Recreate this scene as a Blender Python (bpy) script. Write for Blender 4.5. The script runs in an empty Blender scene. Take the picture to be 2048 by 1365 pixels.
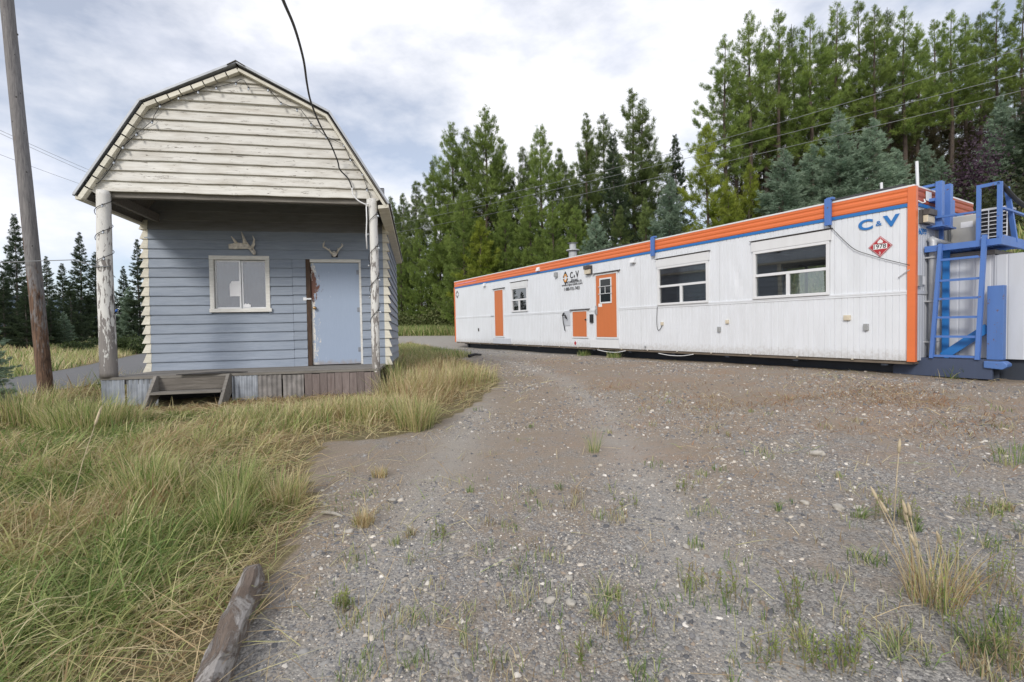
import bpy, math, random
import numpy as np
from mathutils import Matrix, Vector
random.seed(7)
rng = np.random.default_rng(7)
scene = bpy.context.scene
COL = scene.collection
# ------------------------------------------------------------------ camera
EYE = 1.35
F, PITCH, ROLL = 961.8, 0.0170, 0.0209          # focal length in pixels of the 2048 px wide photograph
cr, sr, cp, sp = math.cos(ROLL), math.sin(ROLL), math.cos(PITCH), math.sin(PITCH)
cam_d = bpy.data.cameras.new('camera'); cam = bpy.data.objects.new('camera', cam_d); COL.objects.link(cam)
cam_d.sensor_fit = 'HORIZONTAL'; cam_d.sensor_width = 36.0; cam_d.lens = F / 2048 * 36.0
cam_d.clip_start = 0.05; cam_d.clip_end = 6000
_R0 = Vector((1, 0, 0)); _U0 = Vector((0, sp, cp)); _Fw = Vector((0, cp, -sp))
_X = _R0 * cr - _U0 * sr; _Y = _R0 * sr + _U0 * cr; _Z = -_Fw
M = Matrix((_X, _Y, _Z)).transposed().to_4x4(); M.translation = (0, 0, EYE)
cam.matrix_world = M
scene.camera = cam
# ------------------------------------------------------------------ sky: thin broken overcast over a blue sky
SUN_EL, SUN_AZ = math.radians(32), math.radians(205)      # azimuth clockwise from +Y
world = bpy.data.worlds.new('World'); scene.world = world; world.use_nodes = True
nt = world.node_tree; nt.nodes.clear()
def _n(tree, typ, **kw):
    n = tree.nodes.new(typ)
    for k, v in kw.items():
        if k.startswith('i_'): n.inputs[int(k[2:])].default_value = v
        else: setattr(n, k, v)
    return n
sky = _n(nt, 'ShaderNodeTexSky', sky_type='NISHITA', sun_disc=False)
sky.sun_elevation = SUN_EL; sky.sun_rotation = SUN_AZ; sky.altitude = 1200; sky.air_density = 1.0; sky.dust_density = 1.5
tc = _n(nt, 'ShaderNodeTexCoord')
mp = _n(nt, 'ShaderNodeMapping'); mp.inputs['Scale'].default_value = (1.0, 1.0, 2.1); mp.inputs['Rotation'].default_value = (0.0, 0.25, 0.35)
nt.links.new(tc.outputs['Generated'], mp.inputs['Vector'])
n1 = _n(nt, 'ShaderNodeTexNoise'); n1.inputs['Scale'].default_value = 2.3; n1.inputs['Detail'].default_value = 7; n1.inputs['Roughness'].default_value = 0.56; n1.inputs['Distortion'].default_value = 0.0
n2 = _n(nt, 'ShaderNodeTexNoise'); n2.inputs['Scale'].default_value = 1.6; n2.inputs['Detail'].default_value = 5; n2.inputs['Roughness'].default_value = 0.5
nt.links.new(mp.outputs[0], n1.inputs['Vector']); nt.links.new(mp.outputs[0], n2.inputs['Vector'])
r1 = _n(nt, 'ShaderNodeValToRGB'); r1.color_ramp.elements[0].position = 0.37; r1.color_ramp.elements[1].position = 0.56
r1.color_ramp.elements[0].color = (0.36, 0.36, 0.36, 1); r1.color_ramp.elements[1].color = (1, 1, 1, 1)
nt.links.new(n1.outputs['Fac'], r1.inputs[0])
r2 = _n(nt, 'ShaderNodeValToRGB'); r2.color_ramp.elements[0].position = 0.36; r2.color_ramp.elements[1].position = 0.60
r2.color_ramp.elements[0].color = (6.9, 7.05, 7.8, 1); r2.color_ramp.elements[1].color = (7.5, 7.55, 7.85, 1)
nt.links.new(n2.outputs['Fac'], r2.inputs[0])
mx = _n(nt, 'ShaderNodeMix', data_type='RGBA')
nt.links.new(r1.outputs[0], mx.inputs[0]); nt.links.new(sky.outputs[0], mx.inputs[6]); nt.links.new(r2.outputs[0], mx.inputs[7])
bg = _n(nt, 'ShaderNodeBackground'); bg.inputs['Strength'].default_value = 0.10
nt.links.new(mx.outputs[2], bg.inputs['Color'])
wo = _n(nt, 'ShaderNodeOutputWorld'); nt.links.new(bg.outputs[0], wo.inputs['Surface'])
# ------------------------------------------------------------------ sun (veiled, soft)
sd = bpy.data.lights.new('sun', 'SUN'); sd.energy = 1.5; sd.angle = math.radians(14); sd.color = (1.0, 0.95, 0.88)
so = bpy.data.objects.new('sun', sd); COL.objects.link(so)
_sd = Vector((math.sin(SUN_AZ) * math.cos(SUN_EL), math.cos(SUN_AZ) * math.cos(SUN_EL), math.sin(SUN_EL)))
so.rotation_euler = _sd.to_track_quat('Z', 'Y').to_euler(); so.location = (-10, -10, 30)
# ------------------------------------------------------------------ exposure
scene.view_settings.view_transform = 'Standard'; scene.view_settings.look = 'None'
scene.view_settings.gamma = 1.0; scene.view_settings.exposure = 0.55; scene.view_settings.use_curve_mapping = False
scene.cycles.max_bounces = 8; scene.cycles.transparent_max_bounces = 12
scene.cycles.use_denoising = True

# ------------------------------------------------------------------ helpers: pixels to directions
def ray(px, py):
    u, v = px - 1024.0, py - 682.5
    u, v = cr * u - sr * v, sr * u + cr * v
    x, y, z = u / F, 1.0, -v / F
    return Vector((x, cp * y + sp * z, -sp * y + cp * z))
ORG = Vector((0, 0, EYE))
def on_plane(Mx, px, py, y0=0.0, axis=1):
    """where the sight line of a pixel meets the plane local[axis] = y0 of a thing placed with matrix Mx"""
    I = Mx.inverted(); o = I @ ORG; d = I.to_3x3() @ ray(px, py)
    return o + d * ((y0 - o[axis]) / d[axis])
def at_depth(px, py, d):
    r = ray(px, py); return ORG + r * (d / r.y)
# ------------------------------------------------------------------ numeric noise
def _hash(ix, iy, s):
    h = (ix.astype(np.int64) * 374761393 + iy.astype(np.int64) * 668265263 + s * 974711) & 0x7fffffff
    h = ((h ^ (h >> 13)) * 1274126177) & 0x7fffffff
    return ((h ^ (h >> 16)) & 0xffff) / 65535.0
def vnoise(x, y, s=0):
    x = np.asarray(x, float); y = np.asarray(y, float)
    ix, iy = np.floor(x), np.floor(y); fx, fy = x - ix, y - iy
    fx = fx * fx * (3 - 2 * fx); fy = fy * fy * (3 - 2 * fy)
    a, b = _hash(ix, iy, s), _hash(ix + 1, iy, s); c, d = _hash(ix, iy + 1, s), _hash(ix + 1, iy + 1, s)
    return (a * (1 - fx) + b * fx) * (1 - fy) + (c * (1 - fx) + d * fx) * fy
def fbm(x, y, s=0, o=3):
    r = 0; a = 0.5; 
    for i in range(o): r = r + a * vnoise(x * 2 ** i, y * 2 ** i, s + i); a *= 0.5
    return r / (1 - 0.5 ** o)
def sstep(a, b, x):
    t = np.clip((np.asarray(x, float) - a) / (b - a), 0, 1); return t * t * (3 - 2 * t)
# ------------------------------------------------------------------ placement of the two buildings (solved from the photograph)
def RZXY(z, x, y): return Matrix.Rotation(z, 4, 'Z') @ Matrix.Rotation(x, 4, 'X') @ Matrix.Rotation(y, 4, 'Y')
MS = Matrix.Translation((-4.293, 7.775, EYE - 0.554)) @ RZXY(0.1896, -0.0066, -0.0006)     # shed: origin on the deck, middle of its front edge
MT = Matrix.Translation((6.793, 8.136, EYE - 0.622)) @ RZXY(-1.0245, 0.0084, 0.0132)       # trailer: origin at its near lower corner
T0 = np.array([6.793, 8.136]); TE = np.array([math.cos(-1.0245), math.sin(-1.0245)]); TN = np.array([-TE[1], TE[0]])
# ------------------------------------------------------------------ terrain height
def H(x, y):
    x = np.asarray(x, float); y = np.asarray(y, float)
    z = 0.055 * np.clip(y, -6, 9) + 0.015 * np.clip(x, 0, 8) * sstep(1, 7, y)
    mr = (x + 11.3) * 0.846 + (y - 10.9) * 0.535
    mid = 0.02 * np.clip(y - 9, 0, 15) + 0.075 * np.clip(y - 24, 0, 8) + 0.05 * np.clip(y - 32, 0, 60)
    z = z + sstep(4, 9, mr) * mid
    z = z + 0.13 * np.clip(-mr - 0.5, 0, 40) * sstep(9, 15, y)
    s = (x - T0[0]) * TN[0] + (y - T0[1]) * TN[1]; t = -((x - T0[0]) * TE[0] + (y - T0[1]) * TE[1])
    amp = 1 - 0.78 * sstep(4, 24, t)
    z = z + amp * (0.42 * np.clip(s - 3.9, 0, 8) + 0.27 * np.clip(s - 11.9, 0, 60)) * sstep(-14, -2, t)
    z = z - 0.10 * sstep(-1.6, -0.1, s) * (1 - sstep(3.2, 4.0, s)) * sstep(-2.5, -1, t) * (1 - sstep(18.5, 20, t))
    lx = 0.982 * (x + 4.293) + 0.1885 * (y - 7.775); ly = -0.1885 * (x + 4.293) + 0.982 * (y - 7.775)
    z = z - 0.085 * (1 - sstep(2.0, 2.9, np.abs(lx))) * sstep(-1.7, -0.6, ly) * (1 - sstep(5.5, 7, ly))
    near = 1 - sstep(22, 40, np.hypot(x, y))
    z = z + near * (0.05 * (fbm(x * 0.7, y * 0.7, 3) - 0.5) + 0.025 * (fbm(x * 3, y * 3, 9) - 0.5))
    return z
def h1(x, y): return float(H(np.array([x]), np.array([y]))[0])
_D = np.concatenate([np.arange(0.6, 20, 0.02), np.arange(20, 80, 0.1)])
def ground_at(px, py):
    r = ray(px, py); gx_, gy_ = r.x * _D, r.y * _D; k = np.nonzero(EYE + r.z * _D <= H(gx_[::8], gy_[::8]).repeat(8)[:len(_D)])[0]
    i0 = max(0, (k[0] if len(k) else len(_D) - 1) - 16); sl_ = slice(i0, i0 + 40); k2 = np.nonzero(EYE + r.z * _D[sl_] <= H(gx_[sl_], gy_[sl_]))[0]; i = min(i0 + (k2[0] if len(k2) else 16), len(_D) - 1)
    return Vector((gx_[i], gy_[i], h1(gx_[i], gy_[i])))
def inpoly(x, y, poly):
    c = np.zeros(len(x), bool); n = len(poly)
    for i in range(n):
        x1, y1 = poly[i]; x2, y2 = poly[(i + 1) % n]
        if y1 == y2: continue
        k = ((y1 > y) != (y2 > y)) & (x < (x2 - x1) * (y - y1) / (y2 - y1) + x1); c ^= k
    return c
# ------------------------------------------------------------------ mesh helpers
def fastmesh(name, V, loops, starts, totals, mat, parent=None, cols=None, smooth=False):
    me = bpy.data.meshes.new(name)
    me.vertices.add(len(V)); me.vertices.foreach_set('co', np.asarray(V, np.float32).ravel())
    me.loops.add(len(loops)); me.loops.foreach_set('vertex_index', np.asarray(loops, np.int32))
    me.polygons.add(len(starts)); me.polygons.foreach_set('loop_start', np.asarray(starts, np.int32)); me.polygons.foreach_set('loop_total', np.asarray(totals, np.int32))
    if smooth: me.polygons.foreach_set('use_smooth', np.ones(len(starts), bool))
    if cols is not None:
        a = me.color_attributes.new('Col', 'FLOAT_COLOR', 'POINT')
        c = np.ones((len(V), 4), np.float32); c[:, :3] = cols; a.data.foreach_set('color', c.ravel())
    me.update(calc_edges=True); me.materials.append(mat)
    return link(name, me, parent)
def link(name, data, parent=None):
    o = bpy.data.objects.new(name, data); COL.objects.link(o)
    if parent is not None: o.parent = parent
    return o
def tag(o, label=None, cat=None, group=None, kind=None):
    if label: o['label'] = label
    if cat: o['category'] = cat
    if group: o['group'] = group
    if kind: o['kind'] = kind
    return o
def thing(name, label, cat, mat4=None, group=None):
    o = bpy.data.objects.new(name, None); COL.objects.link(o); o.empty_display_size = 0.2
    if mat4 is not None: o.matrix_world = mat4
    return tag(o, label, cat, group)
class MB:
    def __init__(s): s.v = []; s.f = []
    def add(s, v, f):
        n = len(s.v); s.v += [tuple(p) for p in v]; s.f += [tuple(i + n for i in q) for q in f]; return s
    def box(s, x0, x1, y0, y1, z0, z1):
        return s.add([(x0,y0,z0),(x1,y0,z0),(x1,y1,z0),(x0,y1,z0),(x0,y0,z1),(x1,y0,z1),(x1,y1,z1),(x0,y1,z1)],
                     [(0,3,2,1),(4,5,6,7),(0,1,5,4),(1,2,6,5),(2,3,7,6),(3,0,4,7)])
    def prism(s, poly, a, b, axis=1):
        """closed outline (two other axes) extruded from a to b along axis"""
        n = len(poly)
        def P(p, k):
            return (k, p[0], p[1]) if axis == 0 else (p[0], k, p[1]) if axis == 1 else (p[0], p[1], k)
        return s.add([P(p, a) for p in poly] + [P(p, b) for p in poly],
                     [tuple(range(n)), tuple(range(2 * n - 1, n - 1, -1))] + [(i, i + n, (i + 1) % n + n, (i + 1) % n) for i in range(n)])
    def bar(s, p, q, w, h, up=(0, 0, 1)):
        p, q = Vector(p), Vector(q); d = (q - p).normalized(); upv = Vector(up)
        if abs(d.dot(upv)) > 0.98: upv = Vector((0, 1, 0))
        a = d.cross(upv).normalized() * (w / 2); b = a.cross(d).normalized() * (h / 2)
        v = [p - a - b, p + a - b, p + a + b, p - a + b, q - a - b, q + a - b, q + a + b, q - a + b]
        return s.add(v, [(0,3,2,1),(4,5,6,7),(0,1,5,4),(1,2,6,5),(2,3,7,6),(3,0,4,7)])
    def tube(s, pts, r, n=8, cap=True):
        pts = [Vector(p) for p in pts]; rs = r if isinstance(r, (list, tuple)) else [r] * len(pts)
        ring = []; prev = None
        for i, p in enumerate(pts):
            d = (pts[min(i + 1, len(pts) - 1)] - pts[max(i - 1, 0)]).normalized()
            if prev is None:
                a = d.cross(Vector((0, 0, 1)) if abs(d.z) < 0.9 else Vector((1, 0, 0))).normalized()
            else: a = (prev - d * prev.dot(d)).normalized()
            prev = a; b = d.cross(a)
            ring.append([p + (a * math.cos(2 * math.pi * k / n) + b * math.sin(2 * math.pi * k / n)) * rs[i] for k in range(n)])
        v = [q for R in ring for q in R]; f = []
        for i in range(len(pts) - 1):
            for k in range(n): f.append((i * n + k, i * n + (k + 1) % n, (i + 1) * n + (k + 1) % n, (i + 1) * n + k))
        if cap: f.append(tuple(range(n - 1, -1, -1))); f.append(tuple((len(pts) - 1) * n + k for k in range(n)))
        return s.add(v, f)
    def build(s, name, mat, parent=None, smooth=False, bevel=0):
        me = bpy.data.meshes.new(name); me.from_pydata(s.v, [], s.f); me.validate(); me.materials.append(mat)
        if smooth: me.polygons.foreach_set('use_smooth', np.ones(len(me.polygons), bool))
        o = link(name, me, parent)
        if bevel:
            m = o.modifiers.new('edge', 'BEVEL'); m.width = bevel; m.segments = 2; m.limit_method = 'ANGLE'
        return o
# ------------------------------------------------------------------ material helper
def newmat(name):
    m = bpy.data.materials.new(name); m.use_nodes = True; t = m.node_tree
    b = t.nodes['Principled BSDF']; return m, t, b
def noise_node(t, scale, detail=4, rough=0.55, stretch=None, coord='Object', dist=0.0):
    c = t.nodes.new('ShaderNodeTexCoord'); n = t.nodes.new('ShaderNodeTexNoise')
    n.inputs['Scale'].default_value = scale; n.inputs['Detail'].default_value = detail; n.inputs['Roughness'].default_value = rough; n.inputs['Distortion'].default_value = dist
    if stretch:
        mpn = t.nodes.new('ShaderNodeMapping'); mpn.inputs['Scale'].default_value = stretch
        t.links.new(c.outputs[coord], mpn.inputs['Vector']); t.links.new(mpn.outputs[0], n.inputs['Vector'])
    else: t.links.new(c.outputs[coord], n.inputs['Vector'])
    return n.outputs['Fac']
def ramp(t, fac, stops):
    r = t.nodes.new('ShaderNodeValToRGB'); e = r.color_ramp.elements
    e[0].position = stops[0][0]; e[1].position = stops[-1][0]
    for s in stops[1:-1]: e.new(s[0])
    for el, s in zip(sorted(e, key=lambda q: q.position), stops):
        c = s[1]; el.color = (c, c, c, 1) if not isinstance(c, tuple) else (*c, 1)
    t.links.new(fac, r.inputs[0]); return r.outputs[0]
def mixc(t, fac, a, b, mode='MIX'):
    m = t.nodes.new('ShaderNodeMix'); m.data_type = 'RGBA'; m.blend_type = mode
    for i, v in ((0, fac), (6, a), (7, b)):
        if isinstance(v, (int, float)): m.inputs[i].default_value = v
        elif isinstance(v, tuple): m.inputs[i].default_value = (*v, 1)
        else: t.links.new(v, m.inputs[i])
    return m.outputs[2]
def math_(t, op, a, b=None, clamp=False):
    m = t.nodes.new('ShaderNodeMath'); m.operation = op; m.use_clamp = clamp
    for i, v in ((0, a), (1, b)):
        if v is None: continue
        if isinstance(v, (int, float)): m.inputs[i].default_value = v
        else: t.links.new(v, m.inputs[i])
    return m.outputs[0]
def bump(t, b, height, strength, dist=0.01):
    n = t.nodes.new('ShaderNodeBump'); n.inputs['Strength'].default_value = strength; n.inputs['Distance'].default_value = dist
    t.links.new(height, n.inputs['Height']); t.links.new(n.outputs[0], b.inputs['Normal'])
def objrand(t, lo, hi):
    o = t.nodes.new('ShaderNodeObjectInfo'); m = t.nodes.new('ShaderNodeMapRange')
    m.inputs[3].default_value = lo; m.inputs[4].default_value = hi
    t.links.new(o.outputs['Random'], m.inputs[0]); return m.outputs[0]
def plain(name, col, rough=0.6, metal=0.0, var=0.12, scale=6, bmp=0.0):
    m, t, b = newmat(name); n = noise_node(t, scale, 5)
    c = mixc(t, ramp(t, n, [(0.3, 0.0), (0.7, 1.0)]), tuple(x * (1 - var) for x in col), tuple(min(1, x * (1 + var)) for x in col))
    t.links.new(c, b.inputs['Base Color']); b.inputs['Roughness'].default_value = rough; b.inputs['Metallic'].default_value = metal
    if bmp: bump(t, b, noise_node(t, scale * 6, 4), bmp)
    return m
def painted_wood(name, paint, bare, wear=0.60, stretch=(1.2, 6, 9), scale=5, dirt=(0.5, 0.45, 0.38), dirt_amt=0.25, rnd=0.10):
    m, t, b = newmat(name)
    g = noise_node(t, 3.0, 6, 0.65, (stretch[0] * 1.0, stretch[1] * 4, stretch[2] * 4))
    base = mixc(t, ramp(t, g, [(0.35, 0.0), (0.68, 1.0)]), tuple(x * 0.86 for x in paint), tuple(min(1, x * 1.08) for x in paint))
    d = noise_node(t, 1.7, 5, 0.6, stretch)
    base = mixc(t, math_(t, 'MULTIPLY', ramp(t, d, [(0.45, 0.0), (0.75, 1.0)]), dirt_amt), base, tuple(p * q for p, q in zip(paint, dirt)))
    w = noise_node(t, scale, 8, 0.72, stretch, dist=0.6)
    wm = ramp(t, w, [(wear, 0.0), (wear + 0.03, 1.0)])
    bw = mixc(t, g, tuple(x * 0.7 for x in bare), tuple(x * 1.3 for x in bare))
    c = mixc(t, wm, base, bw)
    o = t.nodes.new('ShaderNodeHueSaturation'); t.links.new(objrand(t, 1 - rnd, 1 + rnd), o.inputs['Value']); t.links.new(c, o.inputs['Color'])
    t.links.new(o.outputs[0], b.inputs['Base Color']); b.inputs['Roughness'].default_value = 0.62
    hgt = math_(t, 'SUBTRACT', math_(t, 'MULTIPLY', g, 0.5), wm); bump(t, b, hgt, 0.35, 0.004)
    return m
def wood(name, a, bcol, stretch=(1, 12, 12), rough=0.85, scale=3):
    m, t, b = newmat(name); g = noise_node(t, scale, 8, 0.7, stretch, dist=0.8); l = noise_node(t, 1.3, 3)
    c = mixc(t, ramp(t, g, [(0.28, 0.0), (0.72, 1.0)]), a, bcol); c = mixc(t, math_(t, 'MULTIPLY', l, 0.5), c, tuple(x * 0.45 for x in a))
    o = t.nodes.new('ShaderNodeHueSaturation'); t.links.new(objrand(t, 0.8, 1.15), o.inputs['Value']); t.links.new(c, o.inputs['Color'])
    t.links.new(o.outputs[0], b.inputs['Base Color']); b.inputs['Roughness'].default_value = rough; bump(t, b, g, 0.5, 0.006); return m
def coloured(name, transl=0.3, rough=0.6, gain=1.0, rnd=None):
    """colour from the mesh's own per-piece colour"""
    m, t, b = newmat(name); a = t.nodes.new('ShaderNodeAttribute'); a.attribute_name = 'Col'; c = a.outputs['Color']
    if rnd:
        o = t.nodes.new('ShaderNodeHueSaturation'); t.links.new(objrand(t, 1 - rnd, 1 + rnd), o.inputs['Value']); t.links.new(c, o.inputs['Color']); c = o.outputs[0]
    t.links.new(c, b.inputs['Base Color']); b.inputs['Roughness'].default_value = rough; b.inputs['Specular IOR Level'].default_value = 0.25
    if transl:
        tr = t.nodes.new('ShaderNodeBsdfTranslucent'); mxs = t.nodes.new('ShaderNodeMixShader'); mxs.inputs[0].default_value = transl
        t.links.new(c, tr.inputs['Color']); t.links.new(b.outputs[0], mxs.inputs[1]); t.links.new(tr.outputs[0], mxs.inputs[2])
        t.links.new(mxs.outputs[0], t.nodes['Material Output'].inputs['Surface'])
    return m
def glass(name, tint=(0.9, 0.95, 0.95), film=0.0, film_col=(0.5, 0.52, 0.55), refl=1.0):
    m, t, b = newmat(name); out = t.nodes['Material Output']
    tr = t.nodes.new('ShaderNodeBsdfTransparent'); tr.inputs[0].default_value = (*tint, 1)
    gl = t.nodes.new('ShaderNodeBsdfGlossy'); gl.inputs['Roughness'].default_value = 0.01
    fr = t.nodes.new('ShaderNodeFresnel'); fr.inputs[0].default_value = 1.5
    mxs = t.nodes.new('ShaderNodeMixShader'); t.links.new(math_(t, 'MULTIPLY', fr.outputs[0], 4.2 * refl, True), mxs.inputs[0])
    src = tr.outputs[0]
    if film:
        df = t.nodes.new('ShaderNodeBsdfDiffuse'); df.inputs[0].default_value = (*film_col, 1); m2 = t.nodes.new('ShaderNodeMixShader')
        t.links.new(math_(t, 'MULTIPLY', ramp(t, noise_node(t, 5, 6, 0.6), [(0.3, 0.5), (0.75, 1.0)]), film), m2.inputs[0])
        t.links.new(src, m2.inputs[1]); t.links.new(df.outputs[0], m2.inputs[2]); src = m2.outputs[0]
    t.links.new(src, mxs.inputs[1]); t.links.new(gl.outputs[0], mxs.inputs[2]); t.links.new(mxs.outputs[0], out.inputs['Surface'])
    return m
MAT = {}
# ================================================================== GROUND
GP = lambda L: [tuple(ground_at(*p)[:2]) for p in L]
edge_px = [(400, 1420), (450, 1340), (500, 1250), (545, 1150), (590, 1080), (640, 1020), (615, 940), (650, 885), (760, 880), (870, 850), (955, 805), (1000, 765), (965, 735), (905, 712), (862, 694), (812, 684)]
EDGE = GP(edge_px)
FIELD = EDGE + [(-5.2, 24.0), (-7.2, 14.5), (-7.6, 12.0), (-7.4, 9.2), (-8.6, 6.5), (-9.5, 2.0), (-8.0, -3.0), (-1.0, -3.0)]
RUT = [np.array(p) for p in ((0.3, -2.0), (0.1, 2.0), (0.2, 4.0), (0.3, 6.0), (0.1, 8.5), (-0.6, 12.0), (-2.2, 17.0), (-4.6, 23.0), (-7.0, 27.5))]
def ground_zones(x, y):
    """r: soil under grass, g: needle litter, b: pale packed gravel"""
    g = inpoly(x, y, FIELD).astype(float)
    mr = (x + 11.3) * 0.846 + (y - 10.9) * 0.535
    s = (x - T0[0]) * TN[0] + (y - T0[1]) * TN[1]; t = -((x - T0[0]) * TE[0] + (y - T0[1]) * TE[1])
    back = np.maximum.reduce([sstep(3.4, 4.2, s) * (t < 19.5), sstep(29.3, 30.2, y + 0.15 * x), (mr < 0.2).astype(float), ((mr > 3.8) & (mr < 7.0) & (y > 13)).astype(float), (x < -8.2).astype(float)])
    g = np.maximum(g, back)
    lit = sstep(3.0, 4.8, y) * (1 - sstep(13, 18, y)) * sstep(-0.2, 1.2, x)
    pale = sstep(12, 18, y) * (1 - g)
    for off in (-0.8, 0.8):
        P = RUT; dd = np.full(len(x), 1e9)
        for i in range(len(P) - 1):
            a, b = P[i], P[i + 1]; ab = b - a; u = np.clip(((x - a[0] - off) * ab[0] + (y - a[1]) * ab[1]) / (ab @ ab), 0, 1); dd = np.minimum(dd, np.hypot(x - a[0] - off - u * ab[0], y - a[1] - u * ab[1]))
        pale = np.maximum(pale, 0.62 * np.exp(-(dd / 0.26) ** 2) * (1 - g))
    return np.stack([g, lit * (1 - g), pale], 1)
xs = np.concatenate([-np.geomspace(9, 900, 46)[::-1], np.arange(-8.9, 8.95, 0.1), np.geomspace(9, 900, 46)])
ys = np.concatenate([-np.geomspace(2.2, 300, 16)[::-1], np.arange(-2, 12, 0.1), np.geomspace(12, 32, 80)[0:], np.geomspace(32.6, 1500, 46)])
X, Yg = np.meshgrid(xs, ys); Zg = H(X.ravel(), Yg.ravel())
nx, ny = len(xs), len(ys)
idx = np.arange(nx * ny).reshape(ny, nx)
quads = np.stack([idx[:-1, :-1], idx[:-1, 1:], idx[1:, 1:], idx[1:, :-1]], -1).reshape(-1, 4)
def ground_material():
    m, t, b = newmat('yard_ground')
    a = t.nodes.new('ShaderNodeAttribute'); a.attribute_name = 'Col'; sep = t.nodes.new('ShaderNodeSeparateColor'); t.links.new(a.outputs['Color'], sep.inputs[0])
    grass, lit, pale = sep.outputs[0], sep.outputs[1], sep.outputs[2]
    fine = noise_node(t, 55, 6, 0.75); mid = noise_node(t, 6, 6, 0.65); big = noise_node(t, 0.9, 5, 0.6)
    c = t.nodes.new('ShaderNodeTexCoord'); vo = t.nodes.new('ShaderNodeTexVoronoi'); vo.inputs['Scale'].default_value = 75; t.links.new(c.outputs['Object'], vo.inputs['Vector'])
    vo2 = t.nodes.new('ShaderNodeTexVoronoi'); vo2.inputs['Scale'].default_value = 170; t.links.new(c.outputs['Object'], vo2.inputs['Vector'])
    stone = mixc(t, ramp(t, vo.outputs['Color'], [(0.2, 0.0), (0.9, 1.0)]), (0.085, 0.082, 0.082), (0.46, 0.435, 0.395))
    st2 = mixc(t, ramp(t, vo2.outputs['Color'], [(0.15, 0.0), (0.9, 1.0)]), (0.08, 0.078, 0.078), (0.44, 0.415, 0.375))
    stone = mixc(t, 0.5, stone, st2)
    dirt = mixc(t, fine, (0.15, 0.120, 0.092), (0.40, 0.335, 0.265))
    sep2 = t.nodes.new('ShaderNodeSeparateXYZ'); t.links.new(c.outputs['Object'], sep2.inputs[0]); mr = t.nodes.new('ShaderNodeMapRange'); t.links.new(math_(t, 'SUBTRACT', sep2.outputs[1], math_(t, 'MULTIPLY', sep2.outputs[0], 0.35)), mr.inputs[0]); mr.inputs[1].default_value = 1.5; mr.inputs[2].default_value = 5.5; mr.inputs[3].default_value = -0.10; mr.inputs[4].default_value = 0.09
    col = mixc(t, ramp(t, math_(t, 'ADD', mr.outputs[0], math_(t, 'ADD', math_(t, 'MULTIPLY', math_(t, 'SUBTRACT', fine, 0.5), 0.45), math_(t, 'ADD', math_(t, 'MULTIPLY', big, 0.5), math_(t, 'MULTIPLY', mid, 0.5)))), [(0.38, 0.0), (0.55, 1.0)]), stone, dirt)
    pal = mixc(t, fine, (0.28, 0.265, 0.24), (0.44, 0.42, 0.385))
    col = mixc(t, math_(t, 'MULTIPLY', pale, ramp(t, mid, [(0.3, 0.65), (0.6, 1.0)])), col, pal)
    nd = noise_node(t, 0.75, 7, 0.68, (0.9, 1.8, 1.0)); ndm = math_(t, 'MULTIPLY', ramp(t, nd, [(0.46, 0.0), (0.70, 0.8)]), lit)
    need = mixc(t, fine, (0.22, 0.125, 0.07), (0.42, 0.26, 0.155))
    col = mixc(t, math_(t, 'MULTIPLY', ndm, ramp(t, fine, [(0.35, 0.15), (0.6, 0.95)])), col, need)
    soil = mixc(t, mid, (0.10, 0.085, 0.05), (0.29, 0.245, 0.14))
    gm = ramp(t, math_(t, 'ADD', grass, math_(t, 'MULTIPLY', math_(t, 'SUBTRACT', mid, 0.5), 0.7)), [(0.4, 0.0), (0.6, 1.0)])
    col = mixc(t, gm, col, soil)
    t.links.new(col, b.inputs['Base Color']); b.inputs['Roughness'].default_value = 0.95; b.inputs['Specular IOR Level'].default_value = 0.15
    hg = math_(t, 'ADD', math_(t, 'MULTIPLY', vo.outputs['Distance'], -1.0), math_(t, 'MULTIPLY', fine, 0.6)); bump(t, b, hg, 0.75, 0.009)
    return m
MAT['ground'] = ground_material()
g = fastmesh('ground', np.stack([X.ravel(), Yg.ravel(), Zg], 1), quads.ravel(), np.arange(len(quads)) * 4, np.full(len(quads), 4), MAT['ground'], cols=ground_zones(X.ravel(), Yg.ravel()), smooth=True)
tag(g, kind='structure')
# asphalt road passing behind the shed
def road_mat():
    m, t, b = newmat('asphalt'); n = noise_node(t, 90, 4, 0.8); l = noise_node(t, 0.6, 4)
    c = mixc(t, n, (0.085, 0.087, 0.093), (0.17, 0.17, 0.175)); c = mixc(t, math_(t, 'MULTIPLY', l, 0.35), c, (0.20, 0.19, 0.17))
    t.links.new(c, b.inputs['Base Color']); b.inputs['Roughness'].default_value = 0.9; bump(t, b, n, 0.5, 0.01); return m
rc = [(-48, 74), (-34, 51), (-21.8, 31.6), (-15.7, 21.8), (-11.9, 15.6), (-10.2, 12.4), (-9.9, 10.2), (-10.6, 7.6), (-12.6, 4.8), (-16, 2), (-24, -3)]
def smooth_line(P, n=8):
    P = [Vector((*p, 0)) if len(p) == 2 else Vector(p) for p in P]; out = []
    for i in range(len(P) - 1):
        p0, p1, p2, p3 = P[max(i - 1, 0)], P[i], P[i + 1], P[min(i + 2, len(P) - 1)]
        for k in range(n):
            u = k / n; out.append(0.5 * ((2 * p1) + (p2 - p0) * u + (2 * p0 - 5 * p1 + 4 * p2 - p3) * u * u + (3 * p1 - p0 - 3 * p2 + p3) * u ** 3))
    return out + [P[-1]]
rl = smooth_line(rc, 8); rb = MB(); rv = []; nw = 9
for i, p in enumerate(rl):
    d = (rl[min(i + 1, len(rl) - 1)] - rl[max(i - 1, 0)]).normalized(); nn = Vector((d.y, -d.x, 0))
    for k in range(nw):
        q = p + nn * (k / (nw - 1) - 0.5) * 4.0; rv.append((q.x, q.y, h1(q.x, q.y) + 0.035 + 0.03 * (1 - abs(k / (nw - 1) - 0.5) * 2)))
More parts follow.
